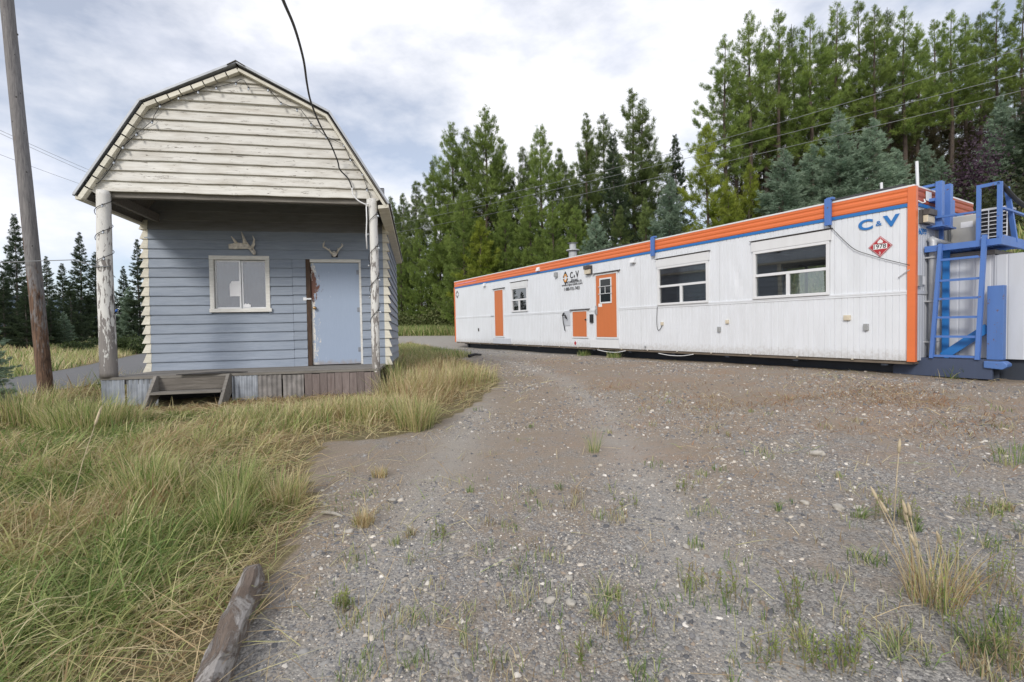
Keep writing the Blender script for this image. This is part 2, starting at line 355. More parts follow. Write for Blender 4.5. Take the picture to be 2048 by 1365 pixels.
rb.add(rv, [(i * nw + k, (i + 1) * nw + k, (i + 1) * nw + k + 1, i * nw + k + 1) for i in range(len(rl) - 1) for k in range(nw - 1)])
tag(rb.build('road', road_mat(), smooth=True), kind='structure')
# far wooded ridge beyond the meadow
hv = []; hf = []; NH = 60
for i in range(NH):
    a = math.radians(-75 + 70 * i / (NH - 1)); zz = 60 + 34 * math.sin(i * 0.33) + 14 * math.sin(i * 0.9 + 1)
    for k, (d, z) in enumerate(((800, -5), (950, zz * 0.6), (1150, zz), (1500, zz * 0.7))): hv.append((math.sin(a) * d, math.cos(a) * d, z))
for i in range(NH - 1):
    for k in range(3): hf.append((i * 4 + k, (i + 1) * 4 + k, (i + 1) * 4 + k + 1, i * 4 + k + 1))
tag(MB().add(hv, hf).build('hills', plain('far_forest', (0.09, 0.13, 0.17), 1.0, 0, 0.3, 0.02), smooth=True), kind='structure')
# ================================================================== SHED
MAT['cream'] = painted_wood('cream_paint', (0.66, 0.645, 0.595), (0.15, 0.125, 0.10), 0.60, (1.1, 6, 7), 5, dirt_amt=0.6, rnd=0.05)
MAT['cream_clean'] = painted_wood('cream_trim_paint', (0.68, 0.65, 0.55), (0.30, 0.25, 0.18), 0.72, (3, 3, 3), 4, dirt_amt=0.4, rnd=0.07)
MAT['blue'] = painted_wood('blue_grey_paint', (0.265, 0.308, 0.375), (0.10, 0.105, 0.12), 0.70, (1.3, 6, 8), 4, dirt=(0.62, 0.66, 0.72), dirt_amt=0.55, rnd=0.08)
MAT['shade_blue'] = painted_wood('shade_greyed_blue_paint', (0.215, 0.222, 0.235), (0.10, 0.10, 0.105), 0.72, (1.3, 6, 8), 4, dirt_amt=0.5, rnd=0.06)  # porch shade on the top wall boards, put into a greyer, darker blue
MAT['dark_wood'] = wood('weathered_dark_wood', (0.055, 0.05, 0.045), (0.15, 0.135, 0.12))
MAT['grey_wood'] = wood('grey_weathered_wood', (0.16, 0.145, 0.125), (0.37, 0.345, 0.31))
MAT['dark_board'] = wood('weathered_brown_grey_board', (0.10, 0.088, 0.075), (0.25, 0.225, 0.195))
MAT['brown_wood'] = wood('bare_brown_wood', (0.045, 0.028, 0.019), (0.17, 0.105, 0.07), (8, 8, 1.5))
MAT['brown_board'] = wood('faded_brown_board', (0.15, 0.115, 0.105), (0.30, 0.25, 0.235), (9, 9, 1.2))
MAT['white_trim'] = painted_wood('white_trim_paint', (0.74, 0.73, 0.69), (0.35, 0.31, 0.26), 0.70, (2, 4, 4), 5, rnd=0.04)
MAT['roof_metal'] = plain('roof_metal', (0.36, 0.38, 0.41), 0.55, 0.35, 0.2, 3)
MAT['galv'] = plain('galvanised_sheet', (0.40, 0.43, 0.48), 0.45, 0.6, 0.28, 5)
MAT['dull_galv'] = plain('dull_stained_sheet', (0.24, 0.225, 0.215), 0.7, 0.25, 0.35, 6)
MAT['rusty'] = plain('rust_brown_metal', (0.16, 0.07, 0.035), 0.85, 0.2, 0.5, 20)
MAT['brass'] = plain('worn_brass', (0.45, 0.30, 0.16), 0.35, 0.8, 0.2, 30)
MAT['pipe_dull'] = plain('painted_hinge', (0.22, 0.24, 0.28), 0.5, 0.3, 0.2, 20)
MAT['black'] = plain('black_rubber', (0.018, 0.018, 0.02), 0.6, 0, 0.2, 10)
MAT['alu'] = plain('aluminium_frame', (0.70, 0.71, 0.72), 0.4, 0.35, 0.08, 8)
GW, GB, GK, GKX, GPK, POR, WL, WR, LEN = 2.168, 2.89, 4.206, 1.346, 4.858, 1.628, -2.213, 2.116, 6.02
shed = thing('shed', 'old blue shed with cream gambrel gable over a porch on two posts', 'shed', MS)
def board(x0, x1, z0, h, y, mat, name='siding_board', parent=shed, t0=0.028, t1=0.008, edges=None, jig=0.003, seed=0):
    """one lapped clapboard facing -y; edges: (x at bottom left, bottom right, top left, top right)"""
    n = max(2, int((x1 - x0) / 0.22) + 1); r = random.Random(seed * 977 + int(z0 * 1000) + int(x0 * 100)); v = []; f = []
    e = edges or (x0, x1, x0, x1); tl = r.uniform(-0.003, 0.003)
    for i in range(n):
        u = i / (n - 1); xb = e[0] + (e[1] - e[0]) * u; xt = e[2] + (e[3] - e[2]) * u; zb = z0 - 0.022 + r.uniform(-jig, jig) + tl * (u - 0.5)
        yo = r.uniform(-0.002, 0.002)
        v += [(xb, y, zb), (xb, y - t0 + yo, zb), (xb, y - t0 + yo, zb + 0.016), (xt, y - t1, z0 + h), (xt, y, z0 + h)]
    for i in range(n - 1):
        a, b = i * 5, i * 5 + 5
        f += [(a, b, b + 1, a + 1), (a + 1, b + 1, b + 2, a + 2), (a + 2, b + 2, b + 3, a + 3), (a + 3, b + 3, b + 4, a + 4)]
    f += [(0, 1, 2, 3, 4), tuple((n - 1) * 5 + k for k in (4, 3, 2, 1, 0))]
    return MB().add(v, f).build(name, mat, parent)
def gx(z):      # half width of the gable at height z
    return GKX + (GW - GKX) * (GK - z) / (GK - GB) if z < GK else GKX * (GPK - z) / (GPK - GK)
NG = 12; gh = (GPK - GB) / NG
for i in range(NG):
    z = GB + i * gh; zt = min(z + gh, GPK - 0.002)
    if z < GK < zt:
        board(-gx(z), gx(z), z, GK - z, 0.045, MAT['cream'], t0=0.046, edges=(-gx(z), gx(z), -gx(GK), gx(GK)), seed=i)
        board(-gx(GK), gx(GK), GK, zt - GK, 0.045, MAT['cream'], edges=(-gx(GK), gx(GK), -gx(zt), gx(zt)), t0=0.018, seed=i + 40)
    else:
        board(-gx(z), gx(z), z, zt - z, 0.045, MAT['cream'], t0=0.046, edges=(-gx(z), gx(z), -gx(zt), gx(zt)), seed=i, jig=0.005 if i in (0, 1, 3, 4, 5) else 0.003)
# gable backing and header beam
MB().prism([(-GW, GB), (GW, GB), (GKX, GK), (0, GPK), (-GKX, GK)], 0.045, 0.06).build('gable_backing', MAT['dark_wood'], shed)
MB().box(-GW + 0.1, GW - 0.1, 0.062, 0.15, GB - 0.10, GB + 0.05).build('header_beam', MAT['grey_wood'], shed)
# gambrel roof: four sheets with standing ribs
def roof_sheet(a, b, name='roof_sheet'):
    a, b = Vector((a[0], 0, a[1])), Vector((b[0], 0, b[1])); d = (b - a).normalized(); nrm = Vector((-d.z, 0, d.x)); 
    if nrm.z < 0: nrm = -nrm
    mb = MB(); prof = []
    y = -0.10; k = 0
    while y < LEN + 0.12:
        prof += [(y, 0.0), (y + 0.19, 0.0), (y + 0.205, 0.022), (y + 0.225, 0.022), (y + 0.24, 0.0)]; y += 0.24
    n = len(prof); v = []
    for p in (a, b):
        for (yy, o) in prof: v.append(p + nrm * (0.040 + o * 0.5) + Vector((0, yy, 0)))
        for (yy, o) in prof: v.append(p + nrm * (0.036 + o * 0.5) + Vector((0, yy, 0)))
    f = []
    for k in range(n - 1): f += [(k, k + 1, 2 * n + k + 1, 2 * n + k), (n + k + 1, n + k, 3 * n + k, 3 * n + k + 1), (k + 1, k, n + k, n + k + 1), (2 * n + k, 2 * n + k + 1, 3 * n + k + 1, 3 * n + k)]
    f += [(0, 2 * n, 3 * n, n), (n - 1, 2 * n - 1, 4 * n - 1, 3 * n - 1)]
    return mb.add(v, f).build(name, MAT['roof_metal'], shed)
EX, EZ = GW + 0.12, GB - 0.15
for sgn in (-1, 1):
    roof_sheet((sgn * (GKX + 0.03), GK - 0.0), (0, GPK + 0.02)); roof_sheet((sgn * EX, EZ), (sgn * GKX, GK + 0.01))
    # deck boards under the metal
    for (a, b) in (((GKX, GK), (0, GPK)), ((EX - 0.01, EZ), (GKX, GK))):
        MB().prism([(sgn * a[0], a[1] + 0.032), (sgn * b[0], b[1] + 0.032), (sgn * b[0], b[1] + 0.012), (sgn * a[0], a[1] + 0.012)], -0.05, LEN + 0.06).build('roof_decking', MAT['grey_wood'], shed)
    # metal edge flashing along the rake
    for (a, b) in (((GKX + 0.04, GK + 0.03), (0.0, GPK + 0.075)), ((EX + 0.01, EZ + 0.02), (GKX + 0.04, GK + 0.03))):
        MB().bar((sgn * a[0], -0.105, a[1] + 0.01), (sgn * b[0], -0.105, b[1] + 0.01), 0.016, 0.032, (0, 0, 1)).build('edge_flashing', MAT['roof_metal'], shed)
# ridge cap
MB().prism([(-0.13, GPK + 0.015), (0, GPK + 0.09), (0.13, GPK + 0.015), (0.13, GPK + 0.025), (0, GPK + 0.103), (-0.13, GPK + 0.025)], -0.13, LEN + 0.1).build('ridge_cap', MAT['dark_wood'], shed)
# rake trim: short blocks on the left, one plain board on the right
def rake_block(p, q, u0, u1, w):
    p, q = Vector((p[0], 0, p[1])), Vector((q[0], 0, q[1])); d = (q - p)
    a, b = p + d * u0, p + d * u1; dn = d.normalized(); n = Vector((dn.z, 0, -dn.x)); 
    if n.z > 0: n = -n
    mb = MB(); v = [a, b, b + n * w, a + n * w]; yj = random.uniform(-0.006, 0.006)
    return mb.add([(p_.x, -0.085 + yj, p_.z) for p_ in v] + [(p_.x, -0.0, p_.z) for p_ in v], [(0,1,2,3),(7,6,5,4),(0,4,5,1),(1,5,6,2),(2,6,7,3),(3,7,4,0)]).build('rake_block', MAT['cream_clean'], shed)
for (p, q, n) in (((-GKX, GK), (0, GPK), 8), ((-EX + 0.03, EZ), (-GKX, GK), 9)):
    for k in range(n): rake_block(p, q, k / n + 0.006, (k + 1) / n - 0.006, 0.062)
for (p, q) in (((GKX, GK), (0.02, GPK)), ((EX - 0.03, EZ), (GKX, GK))):
    o = rake_block(p, q, 0.0, 1.0, 0.04); o.name = 'rake_board'; o.data.name = 'rake_board'
# eaves: fascia, soffit boxes at the ends, porch plates
for sgn in (-1, 1):
    wf = 0.075 if sgn < 0 else 0.17
    MB().prism([(sgn * (EX + 0.005), EZ + 0.02), (sgn * (EX + 0.005), EZ - 0.035), (sgn * (EX - wf), EZ - 0.035 + (0.0 if sgn < 0 else -0.02)), (sgn * (EX - wf), EZ + 0.0)], -0.08, LEN + 0.05).build('eave_fascia', MAT['cream_clean'], shed)
    MB().prism([(sgn * (GW - 0.02), GB - 0.02), (sgn * (GW - 0.24), GB - 0.02), (sgn * (GW - 0.24), GB - 0.15)], 0.0, 0.05).build('eave_gusset', MAT['white_trim'], shed)
    MB().box(sgn * 1.98 - 0.03, sgn * 1.98 + 0.03, 0.152, POR - 0.03, GB - 0.13, GB + 0.02).build('porch_joist', MAT['grey_wood'], shed)
    MB().box(sgn * 2.13 - 0.02, sgn * 2.13 + 0.02, 0.08, LEN, GB - 0.06, GB + 0.10).build('wall_plate', MAT['dark_wood'], shed)
# front wall clapboards (each piece its own board)
DL, DR = 0.668, 1.584; WX0, WX1, WZ0, WZ1 = -1.135, -0.072, 1.07, 2.15
NW, bh = 20, 0.1765; JX = 0.335
for i in range(NW):
    z = i * bh; zt = z + bh
    segs = []
    top_door = 2.115
    if z >= top_door - 0.1: segs = [(WL, WR)]
    else: segs = [(WL, JX), (JX + 0.004, DL - 0.085), (DR + 0.045, WR)]
    out = []
    for (a, b) in segs:
        if zt > WZ0 + 0.03 and z < WZ1 - 0.05 and a < WX0 < b: out += [(a, WX0 + 0.03), (WX1 - 0.03, b)]
        else: out.append((a, b))
    for k, (a, b) in enumerate(out):
        off = 0.008 if (abs(a - JX - 0.004) < 1e-6) else 0
        board(a, b, z + off, bh, POR, MAT['blue'] if i < 15 else MAT['shade_blue'], seed=i + 100 * k, t0=0.036)
# wall cores behind the clapboards
mb = MB(); yb = POR + 0.002
for (a, b, c, d) in ((WL, WX0 + 0.06, 0, 3.55), (WX0 + 0.06, WX1 - 0.06, 0, WZ0 + 0.06), (WX0 + 0.06, WX1 - 0.06, WZ1 - 0.06, 3.55), (WX1 - 0.06, DL - 0.085, 0, 3.55), (DR + 0.02, WR, 0, 3.55), (DL - 0.085, DR + 0.02, 2.08, 3.55)):
    mb.box(a, b, yb, yb + 0.09, c, d)
mb.build('front_wall', MAT['dark_wood'], shed)
for (a, b, c, d) in ((WL, WL + 0.09, yb + 0.092, LEN), (WR - 0.09, WR, yb + 0.092, LEN), (WL + 0.092, WR - 0.092, LEN - 0.09, LEN)):
    MB().box(a, b, c, d, 0, GB + 0.08).build('wall', MAT['dark_wood'], shed)
MB().prism([(-GW + 0.02, GB), (GW - 0.02, GB), (GKX, GK), (0, GPK - 0.02), (-GKX, GK)], LEN - 0.05, LEN).build('rear_gable', MAT['cream'], shed)
MB().box(WL + 0.1, WR - 0.1, yb + 0.1, LEN - 0.1, -0.05, -0.001).build('floor', MAT['dark_wood'], shed)
MB().box(WL + 0.1, WR - 0.1, yb + 0.1, LEN - 0.1, 2.6, 2.62).build('ceiling', MAT['dark_wood'], shed)
# side clapboards (right wall faces +x, left wall -x), then cream corner caps
for sgn, xw in ((1, WR), (-1, WL)):
    for i in range(16):
        z = i * bh; zt = z + bh; r = random.Random(i * 31 + sgn)
        n = 12; v = []; f = []
        for k in range(n):
            y = POR + 0.03 + (LEN - POR - 0.03) * k / (n - 1); zb = z - 0.018 + r.uniform(-0.004, 0.004)
            v += [(xw, y, zb), (xw + sgn * 0.034, y, zb), (xw + sgn * 0.034, y, zb + 0.012), (xw + sgn * 0.008, y, zt), (xw, y, zt)]
        for k in range(n - 1):
            a, b = k * 5, k * 5 + 5
            for q in range(4): f.append((a + q, b + q, b + q + 1, a + q + 1))
        f += [(0, 1, 2, 3, 4), tuple((n - 1) * 5 + k for k in (4, 3, 2, 1, 0))]
        MB().add(v, f).build('side_board', MAT['blue'], shed)
        # corner cap: flares outward at its lower edge
        w = 0.055; o = 0.042 + r.uniform(-0.004, 0.006); zb = z - 0.022 + r.uniform(-0.004, 0.004); zt2 = z + bh - 0.02
        v = [(xw - sgn * w, POR - o, zb), (xw + sgn * (o + 0.04), POR - o, zb), (xw + sgn * (o + 0.04), POR + w * 1.6, zb), (xw - sgn * w, POR + w * 1.6, zb),
             (xw - sgn * w, POR - 0.014, zt2), (xw + sgn * 0.018, POR - 0.014, zt2), (xw + sgn * 0.018, POR + w * 1.6, zt2), (xw - sgn * w, POR + w * 1.6, zt2)]
        MB().add(v, [(0,3,2,1),(4,5,6,7),(0,1,5,4),(1,2,6,5),(2,3,7,6),(3,0,4,7)]).build('corner_cap', MAT['cream_clean'], shed)
    zx = xw + sgn * 0.005
    for k in range(18):
        y0 = POR + 0.05 + k * 0.24
        if y0 + 0.2 > LEN: break
        MB().box(min(zx, zx + sgn * 0.02), max(zx, zx + sgn * 0.02), y0, y0 + 0.225, -0.62, -0.03 + random.uniform(-0.01, 0.005)).build('side_skirt_board', MAT['brown_board'], shed)
# window
def wbox(name, x0, x1, y0, y1, z0, z1, mat, parent): return MB().box(x0, x1, y0, y1, z0, z1).build(name, mat, parent, bevel=0.003)
wy = POR - 0.045
wf = wbox('window', WX0, WX1, wy, POR + 0.01, WZ1 - 0.075, WZ1, MAT['white_trim'], shed)
wbox('trim_board', WX0 + 0.002, WX0 + 0.075, wy + 0.003, POR + 0.01, WZ0 + 0.07, WZ1 - 0.077, MAT['white_trim'], wf)
wbox('trim_board', WX1 - 0.075, WX1 - 0.002, wy + 0.003, POR + 0.01, WZ0 + 0.07, WZ1 - 0.077, MAT['white_trim'], wf)
wbox('sill', WX0 + 0.0, WX1 + 0.03, wy - 0.03, POR + 0.02, WZ0, WZ0 + 0.068, MAT['white_trim'], wf)
ix0, ix1, iz0, iz1 = WX0 + 0.075, WX1 - 0.075, WZ0 + 0.07, WZ1 - 0.077; xm = (ix0 + ix1) / 2 + 0.0
for (a, b) in ((ix0, xm - 0.002), (xm + 0.002, ix1)):
    yo = POR + (0.02 if a == ix0 else 0.045)
    mbf = MB().box(a, a + 0.028, yo, yo + 0.02, iz0, iz1).box(b - 0.028, b, yo, yo + 0.02, iz0, iz1).box(a + 0.03, b - 0.03, yo, yo + 0.02, iz0, iz0 + 0.028).box(a + 0.03, b - 0.03, yo, yo + 0.02, iz1 - 0.028, iz1)
    mbf.build('sash', MAT['alu'], wf)
    MB().box(a + 0.02, b - 0.02, yo + 0.008, yo + 0.012, iz0 + 0.02, iz1 - 0.02).build('pane', glass('dusty_pane', (0.75, 0.78, 0.82), 0.22, (0.36, 0.38, 0.42), 1.0), wf)
MAT['paper'] = plain('white_paper', (0.8, 0.8, 0.82), 0.8, 0, 0.03, 4); MAT['curtain'] = plain('grey_curtain', (0.20, 0.21, 0.24), 0.9, 0, 0.25, 4)
c0 = MB(); n = 30; cv = []
for k in range(n): cv += [(ix0 + (ix1 - ix0) * k / (n - 1), POR + 0.13 + 0.018 * math.sin(k * 1.25) + 0.01 * math.sin(k * 0.6), iz0 - 0.03), (ix0 + (ix1 - ix0) * k / (n - 1), POR + 0.13 + 0.014 * math.sin(k * 1.25 + 0.5), iz1 + 0.03)]
c0.add(cv, [(2 * k, 2 * k + 2, 2 * k + 3, 2 * k + 1) for k in range(n - 1)]).build('curtain', MAT['curtain'], wf, smooth=True)
MB().prism([(xm - 0.20, iz0 + 0.24), (xm - 0.01, iz0 + 0.24), (xm - 0.01, iz0 + 0.53), (xm - 0.16, iz0 + 0.53), (xm - 0.20, iz0 + 0.47)], POR + 0.018, POR + 0.0195).build('paper_notice', MAT['paper'], wf)
MB().prism([(xm + 0.03, iz0 + 0.03), (xm + 0.155, iz0 + 0.03), (xm + 0.155, iz0 + 0.08), (xm + 0.14, iz0 + 0.075), (xm + 0.12, iz0 + 0.10), (xm + 0.09, iz0 + 0.088), (xm + 0.06, iz0 + 0.098), (xm + 0.03, iz0 + 0.075)], POR + 0.038, POR + 0.0405).build('torn_paper', MAT['paper'], wf)
# door
def door_mat():
    m, t, b = newmat('peeling_blue_door'); g = noise_node(t, 3, 6, 0.65, (30, 30, 2.0)); l = noise_node(t, 2.2, 4)
    c = mixc(t, g, (0.27, 0.335, 0.45), (0.335, 0.41, 0.53)); c = mixc(t, math_(t, 'MULTIPLY', l, 0.3), c, (0.36, 0.43, 0.56))
    tcn = t.nodes.new('ShaderNodeTexCoord'); sx = t.nodes.new('ShaderNodeSeparateXYZ'); t.links.new(tcn.outputs['Object'], sx.inputs[0])
    left = math_(t, 'DIVIDE', math_(t, 'SUBTRACT', sx.outputs[0], DL), 0.16)      # 0 at the latch edge
    w = noise_node(t, 9, 7, 0.7, (2.2, 2.2, 1)); wm = ramp(t, math_(t, 'SUBTRACT', w, math_(t, 'MULTIPLY', left, 0.22)), [(0.42, 0.0), (0.45, 1.0)])
    c = mixc(t, wm, c, (0.66, 0.64, 0.60))
    br = noise_node(t, 7, 7, 0.7, (2.5, 2.5, 0.8)); zf = math_(t, 'ABSOLUTE', math_(t, 'SUBTRACT', sx.outputs[2], 1.58))
    bm_ = ramp(t, math_(t, 'SUBTRACT', math_(t, 'SUBTRACT', br, math_(t, 'MULTIPLY', left, 0.20)), math_(t, 'MULTIPLY', zf, 0.55)), [(0.30, 0.0), (0.33, 1.0)])
    c = mixc(t, bm_, c, (0.13, 0.05, 0.03))
    sc = noise_node(t, 5, 8, 0.75, (2, 2, 1)); c = mixc(t, ramp(t, sc, [(0.68, 0.0), (0.70, 1.0)]), c, (0.6, 0.63, 0.68))
    low = ramp(t, math_(t, 'ADD', sx.outputs[2], math_(t, 'MULTIPLY', math_(t, 'SUBTRACT', sc, 0.5), 0.35)), [(0.03, 1.0), (0.10, 0.0)]); c = mixc(t, math_(t, 'MULTIPLY', low, 0.8), c, (0.32, 0.30, 0.30))
    t.links.new(c, b.inputs['Base Color']); b.inputs['Roughness'].default_value = 0.5
    bump(t, b, math_(t, 'SUBTRACT', math_(t, 'MULTIPLY', g, 0.3), wm), 0.3, 0.004); return m
dr = MB().box(DL, DR, POR + 0.012, POR + 0.05, 0.012, 2.03).build('door', door_mat(), shed, bevel=0.003)
kn = MB().tube([(DL + 0.065, POR + 0.012, 1.135), (DL + 0.065, POR - 0.02, 1.135)], [0.033, 0.014], 14).tube([(DL + 0.065, POR - 0.018, 1.135), (DL + 0.065, POR - 0.03, 1.135), (DL + 0.065, POR - 0.05, 1.135), (DL + 0.065, POR - 0.064, 1.135)], [0.018, 0.031, 0.031, 0.017], 14).build('knob', MAT['brass'], dr, smooth=True)
MB().box(DL - 0.082, DL - 0.004, POR - 0.026, POR + 0.06, 0.004, 2.105).build('bare_jamb', MAT['brown_wood'], shed)
MB().box(DL - 0.002, DR + 0.044, POR - 0.03, POR + 0.012, 2.034, 2.115).build('head_casing', MAT['white_trim'], shed, bevel=0.003)
MB().box(DR + 0.004, DR + 0.044, POR - 0.028, POR + 0.05, 0.0, 2.032).build('side_casing', MAT['white_trim'], shed, bevel=0.003)
for z in (0.25, 1.05, 1.80): MB().box(DR - 0.05, DR + 0.003, POR + 0.006, POR + 0.0115, z, z + 0.09).tube([(DR + 0.001, POR + 0.004, z - 0.004), (DR + 0.001, POR + 0.004, z + 0.094)], 0.007, 8).build('hinge', MAT['pipe_dull'], shed)
hs = MB().box(DL - 0.14, DL - 0.08, POR - 0.038, POR - 0.0265, 1.285, 1.345).box(DL - 0.078, DL + 0.012, POR - 0.046, POR - 0.036, 1.30, 1.33).build('hasp', MAT['alu'], shed)
# deck planks, run side to side; a dark mat lies on them
ny_d = 9
for k in range(ny_d):
    y0 = -0.05 + k * (POR + 0.02) / ny_d; MB().box(-2.06 + random.uniform(-0.01, 0.01), 2.07 + random.uniform(-0.02, 0.02), y0, y0 + (POR + 0.02) / ny_d - 0.006, -0.04, random.uniform(-0.004, 0.0)).build('deck_plank', MAT['grey_wood'], shed)
MB().box(-1.9, 1.9, 0.5, 0.52, -0.7, -0.045).build('dark_backing', MAT['black'], shed)  # added black sheet standing in for the darkness under the deck
MB().box(-2.05, 2.05, -0.02, 0.02, -0.12, -0.042).build('deck_rim', MAT['dark_wood'], shed)
# skirt: corrugated sheets, stained sheets, brown boards
def corr(x0, x1, z0, z1, mat, p=0.075, a=0.009, y=-0.035, name='skirt_sheet'):
    n = max(6, int((x1 - x0) / p * 8)); v = []
    for k in range(n + 1):
        x = x0 + (x1 - x0) * k / n; yy = y + a * math.sin(2 * math.pi * x / p); v += [(x, yy, z0), (x, yy, z1)]
    return MB().add(v, [(2 * k, 2 * k + 2, 2 * k + 3, 2 * k + 1) for k in range(n)]).build(name, mat, shed, smooth=True)
corr(-2.05, -1.735, -0.72, -0.045, MAT['galv']); corr(-1.715, -1.28, -0.72, -0.047, MAT['galv'], y=-0.028)
corr(-0.22, 0.16, -0.72, -0.045, MAT['galv']); corr(0.16, 0.52, -0.72, -0.046, MAT['dull_galv'], y=-0.03); corr(0.54, 0.86, -0.72, -0.06, MAT['dull_galv'], y=-0.033)
for k in range(10):
    x0 = 0.88 + k * 0.118; MB().box(x0, x0 + 0.112, -0.05, -0.03 + random.uniform(-0.004, 0.004), -0.74, -0.05 + random.uniform(-0.012, 0.004)).build('skirt_board', MAT['brown_board'], shed)
# steps in the gap of the skirt
stp = MB().box(-1.26, -0.24, -0.06, -0.022, -0.23, -0.045).build('step', MAT['dark_board'], shed)
for x in (-1.30, -0.27):
    MB().prism([(-0.02, -0.005), (-0.11, 0.0), (-0.52, -0.50), (-0.34, -0.54), (-0.02, -0.30)], x, x + 0.045, axis=0).build('stringer', MAT['grey_wood'], stp)
MB().box(-1.252, -0.272, -0.34, -0.065, -0.27, -0.235).build('tread', MAT['grey_wood'], stp)
# posts
def post_mat(nm, z0):
    m, t, b = newmat(nm); g = noise_node(t, 4, 7, 0.7, (9, 9, 1.0)); w = noise_node(t, 13, 6, 0.62, (1.7, 1.7, 0.42), dist=0.4)
    tcn = t.nodes.new('ShaderNodeTexCoord'); sx = t.nodes.new('ShaderNodeSeparateXYZ'); t.links.new(tcn.outputs['Object'], sx.inputs[0])
    mr = t.nodes.new('ShaderNodeMapRange'); t.links.new(sx.outputs[2], mr.inputs[0]); mr.inputs[1].default_value = z0; mr.inputs[2].default_value = z0 + 1.1; mr.inputs[3].default_value = 0.20; mr.inputs[4].default_value = 0.0
    mr2 = t.nodes.new('ShaderNodeMapRange'); t.links.new(sx.outputs[2], mr2.inputs[0]); mr2.inputs[1].default_value = 1.8; mr2.inputs[2].default_value = 2.6; mr2.inputs[3].default_value = 0.0; mr2.inputs[4].default_value = 0.12
    k = math_(t, 'SUBTRACT', math_(t, 'ADD', w, mr.outputs[0]), mr2.outputs[0]); wm = ramp(t, k, [(0.535, 0.0), (0.55, 1.0)])
    c = mixc(t, wm, mixc(t, g, (0.60, 0.59, 0.56), (0.74, 0.73, 0.70)), mixc(t, g, (0.12, 0.11, 0.115), (0.34, 0.31, 0.28)))
    t.links.new(c, b.inputs['Base Color']); b.inputs['Roughness'].default_value = 0.75; bump(t, b, math_(t, 'SUBTRACT', math_(t, 'MULTIPLY', g, 0.6), wm), 0.5, 0.006); return m
def post(x, r0, r1, z0, nm):
    n, m_ = 20, 40; v = []; f = []; rr = random.Random(nm)
    ph = [rr.uniform(0, 6.28) for _ in range(5)]
    for i in range(m_ + 1):
        u = i / m_; z = z0 + (GB - 0.02 - z0) * u; rad = r0 + (r1 - r0) * u; cx = x + 0.008 * math.sin(u * 5 + ph[0]); cy = 0.03 + 0.006 * math.sin(u * 4 + ph[1])
        for k in range(n):
            a = 2 * math.pi * k / n; q = rad * (1 + 0.03 * math.sin(2 * a + ph[2] + u * 2) + 0.02 * math.sin(5 * a + ph[3] + u * 9)); v.append((cx + q * math.cos(a), cy + q * math.sin(a), z))
    for i in range(m_):
        for k in range(n): f.append((i * n + k, i * n + (k + 1) % n, (i + 1) * n + (k + 1) % n, (i + 1) * n + k))
    f.append(tuple(m_ * n + k for k in range(n))); f.append(tuple(range(n - 1, -1, -1)))
    return MB().add(v, f).build('porch_post', post_mat(nm, z0), shed, smooth=True)
pl = post(-1.985, 0.112, 0.093, 0.0, 'peeling_white_post'); prt = post(2.02, 0.068, 0.072, -0.45, 'flaking_white_post')
pl['label'] = 'thick peeling white post'; prt['label'] = 'slimmer flaking white post'
# ================================================================== TRAILER
def metal_paint(name, col, rough=0.4, dirt=(0.55, 0.53, 0.48), amt=0.25, chip=None, chipcol=(0.15, 0.08, 0.05), streak=(3, 3, 0.5), mud=False):
    m, t, b = newmat(name); d = noise_node(t, 2.2, 6, 0.62, streak); d2 = noise_node(t, 0.9, 4)
    f = math_(t, 'MULTIPLY', ramp(t, math_(t, 'ADD', math_(t, 'MULTIPLY', d, 0.6), math_(t, 'MULTIPLY', d2, 0.4)), [(0.42, 0.0), (0.75, 1.0)]), amt)
    c = mixc(t, f, col, tuple(x * y for x, y in zip(col, dirt)))
    if mud:
        tcn = t.nodes.new('ShaderNodeTexCoord'); sx = t.nodes.new('ShaderNodeSeparateXYZ'); t.links.new(tcn.outputs['Object'], sx.inputs[0]); sp_ = noise_node(t, 14, 6, 0.7)
        mk = ramp(t, math_(t, 'SUBTRACT', math_(t, 'MULTIPLY', sp_, 0.55), sx.outputs[2]), [(0.08, 0.0), (0.32, 0.5)]); c = mixc(t, mk, c, (0.33, 0.29, 0.24))
        rs = noise_node(t, 3.0, 7, 0.7, (9, 9, 0.35)); c = mixc(t, math_(t, 'MULTIPLY', ramp(t, rs, [(0.62, 0.0), (0.80, 1.0)]), 0.22), c, (0.36, 0.31, 0.26))
    if chip:
        n = noise_node(t, 11, 8, 0.7); c = mixc(t, ramp(t, n, [(chip, 0.0), (chip + 0.03, 1.0)]), c, chipcol)
    t.links.new(c, b.inputs['Base Color']); b.inputs['Roughness'].default_value = rough; return m
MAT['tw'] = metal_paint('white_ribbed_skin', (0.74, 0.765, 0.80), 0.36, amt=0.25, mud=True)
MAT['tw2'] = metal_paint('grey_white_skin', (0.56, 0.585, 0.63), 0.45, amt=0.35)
MAT['orange'] = metal_paint('orange_enamel', (0.74, 0.18, 0.055), 0.35, (0.7, 0.7, 0.7), 0.35, None, streak=(0.6, 3, 3))
MAT['orange_dark'] = metal_paint('faded_rust_orange', (0.40, 0.085, 0.035), 0.5, (0.5, 0.5, 0.5), 0.6, 0.70)
MAT['door_orange'] = metal_paint('orange_door_paint', (0.60, 0.175, 0.055), 0.45, (0.75, 0.8, 0.9), 0.4)
MAT['stripe'] = metal_paint('blue_stripe', (0.02, 0.17, 0.48), 0.4, (0.7, 0.7, 0.7), 0.2)
MAT['blue_steel'] = metal_paint('blue_painted_steel', (0.085, 0.19, 0.50), 0.45, (0.6, 0.6, 0.6), 0.40, 0.635)
MAT['blue_chipped'] = metal_paint('chipped_blue_steel', (0.085, 0.18, 0.44), 0.55, (0.5, 0.5, 0.5), 0.5, 0.60)
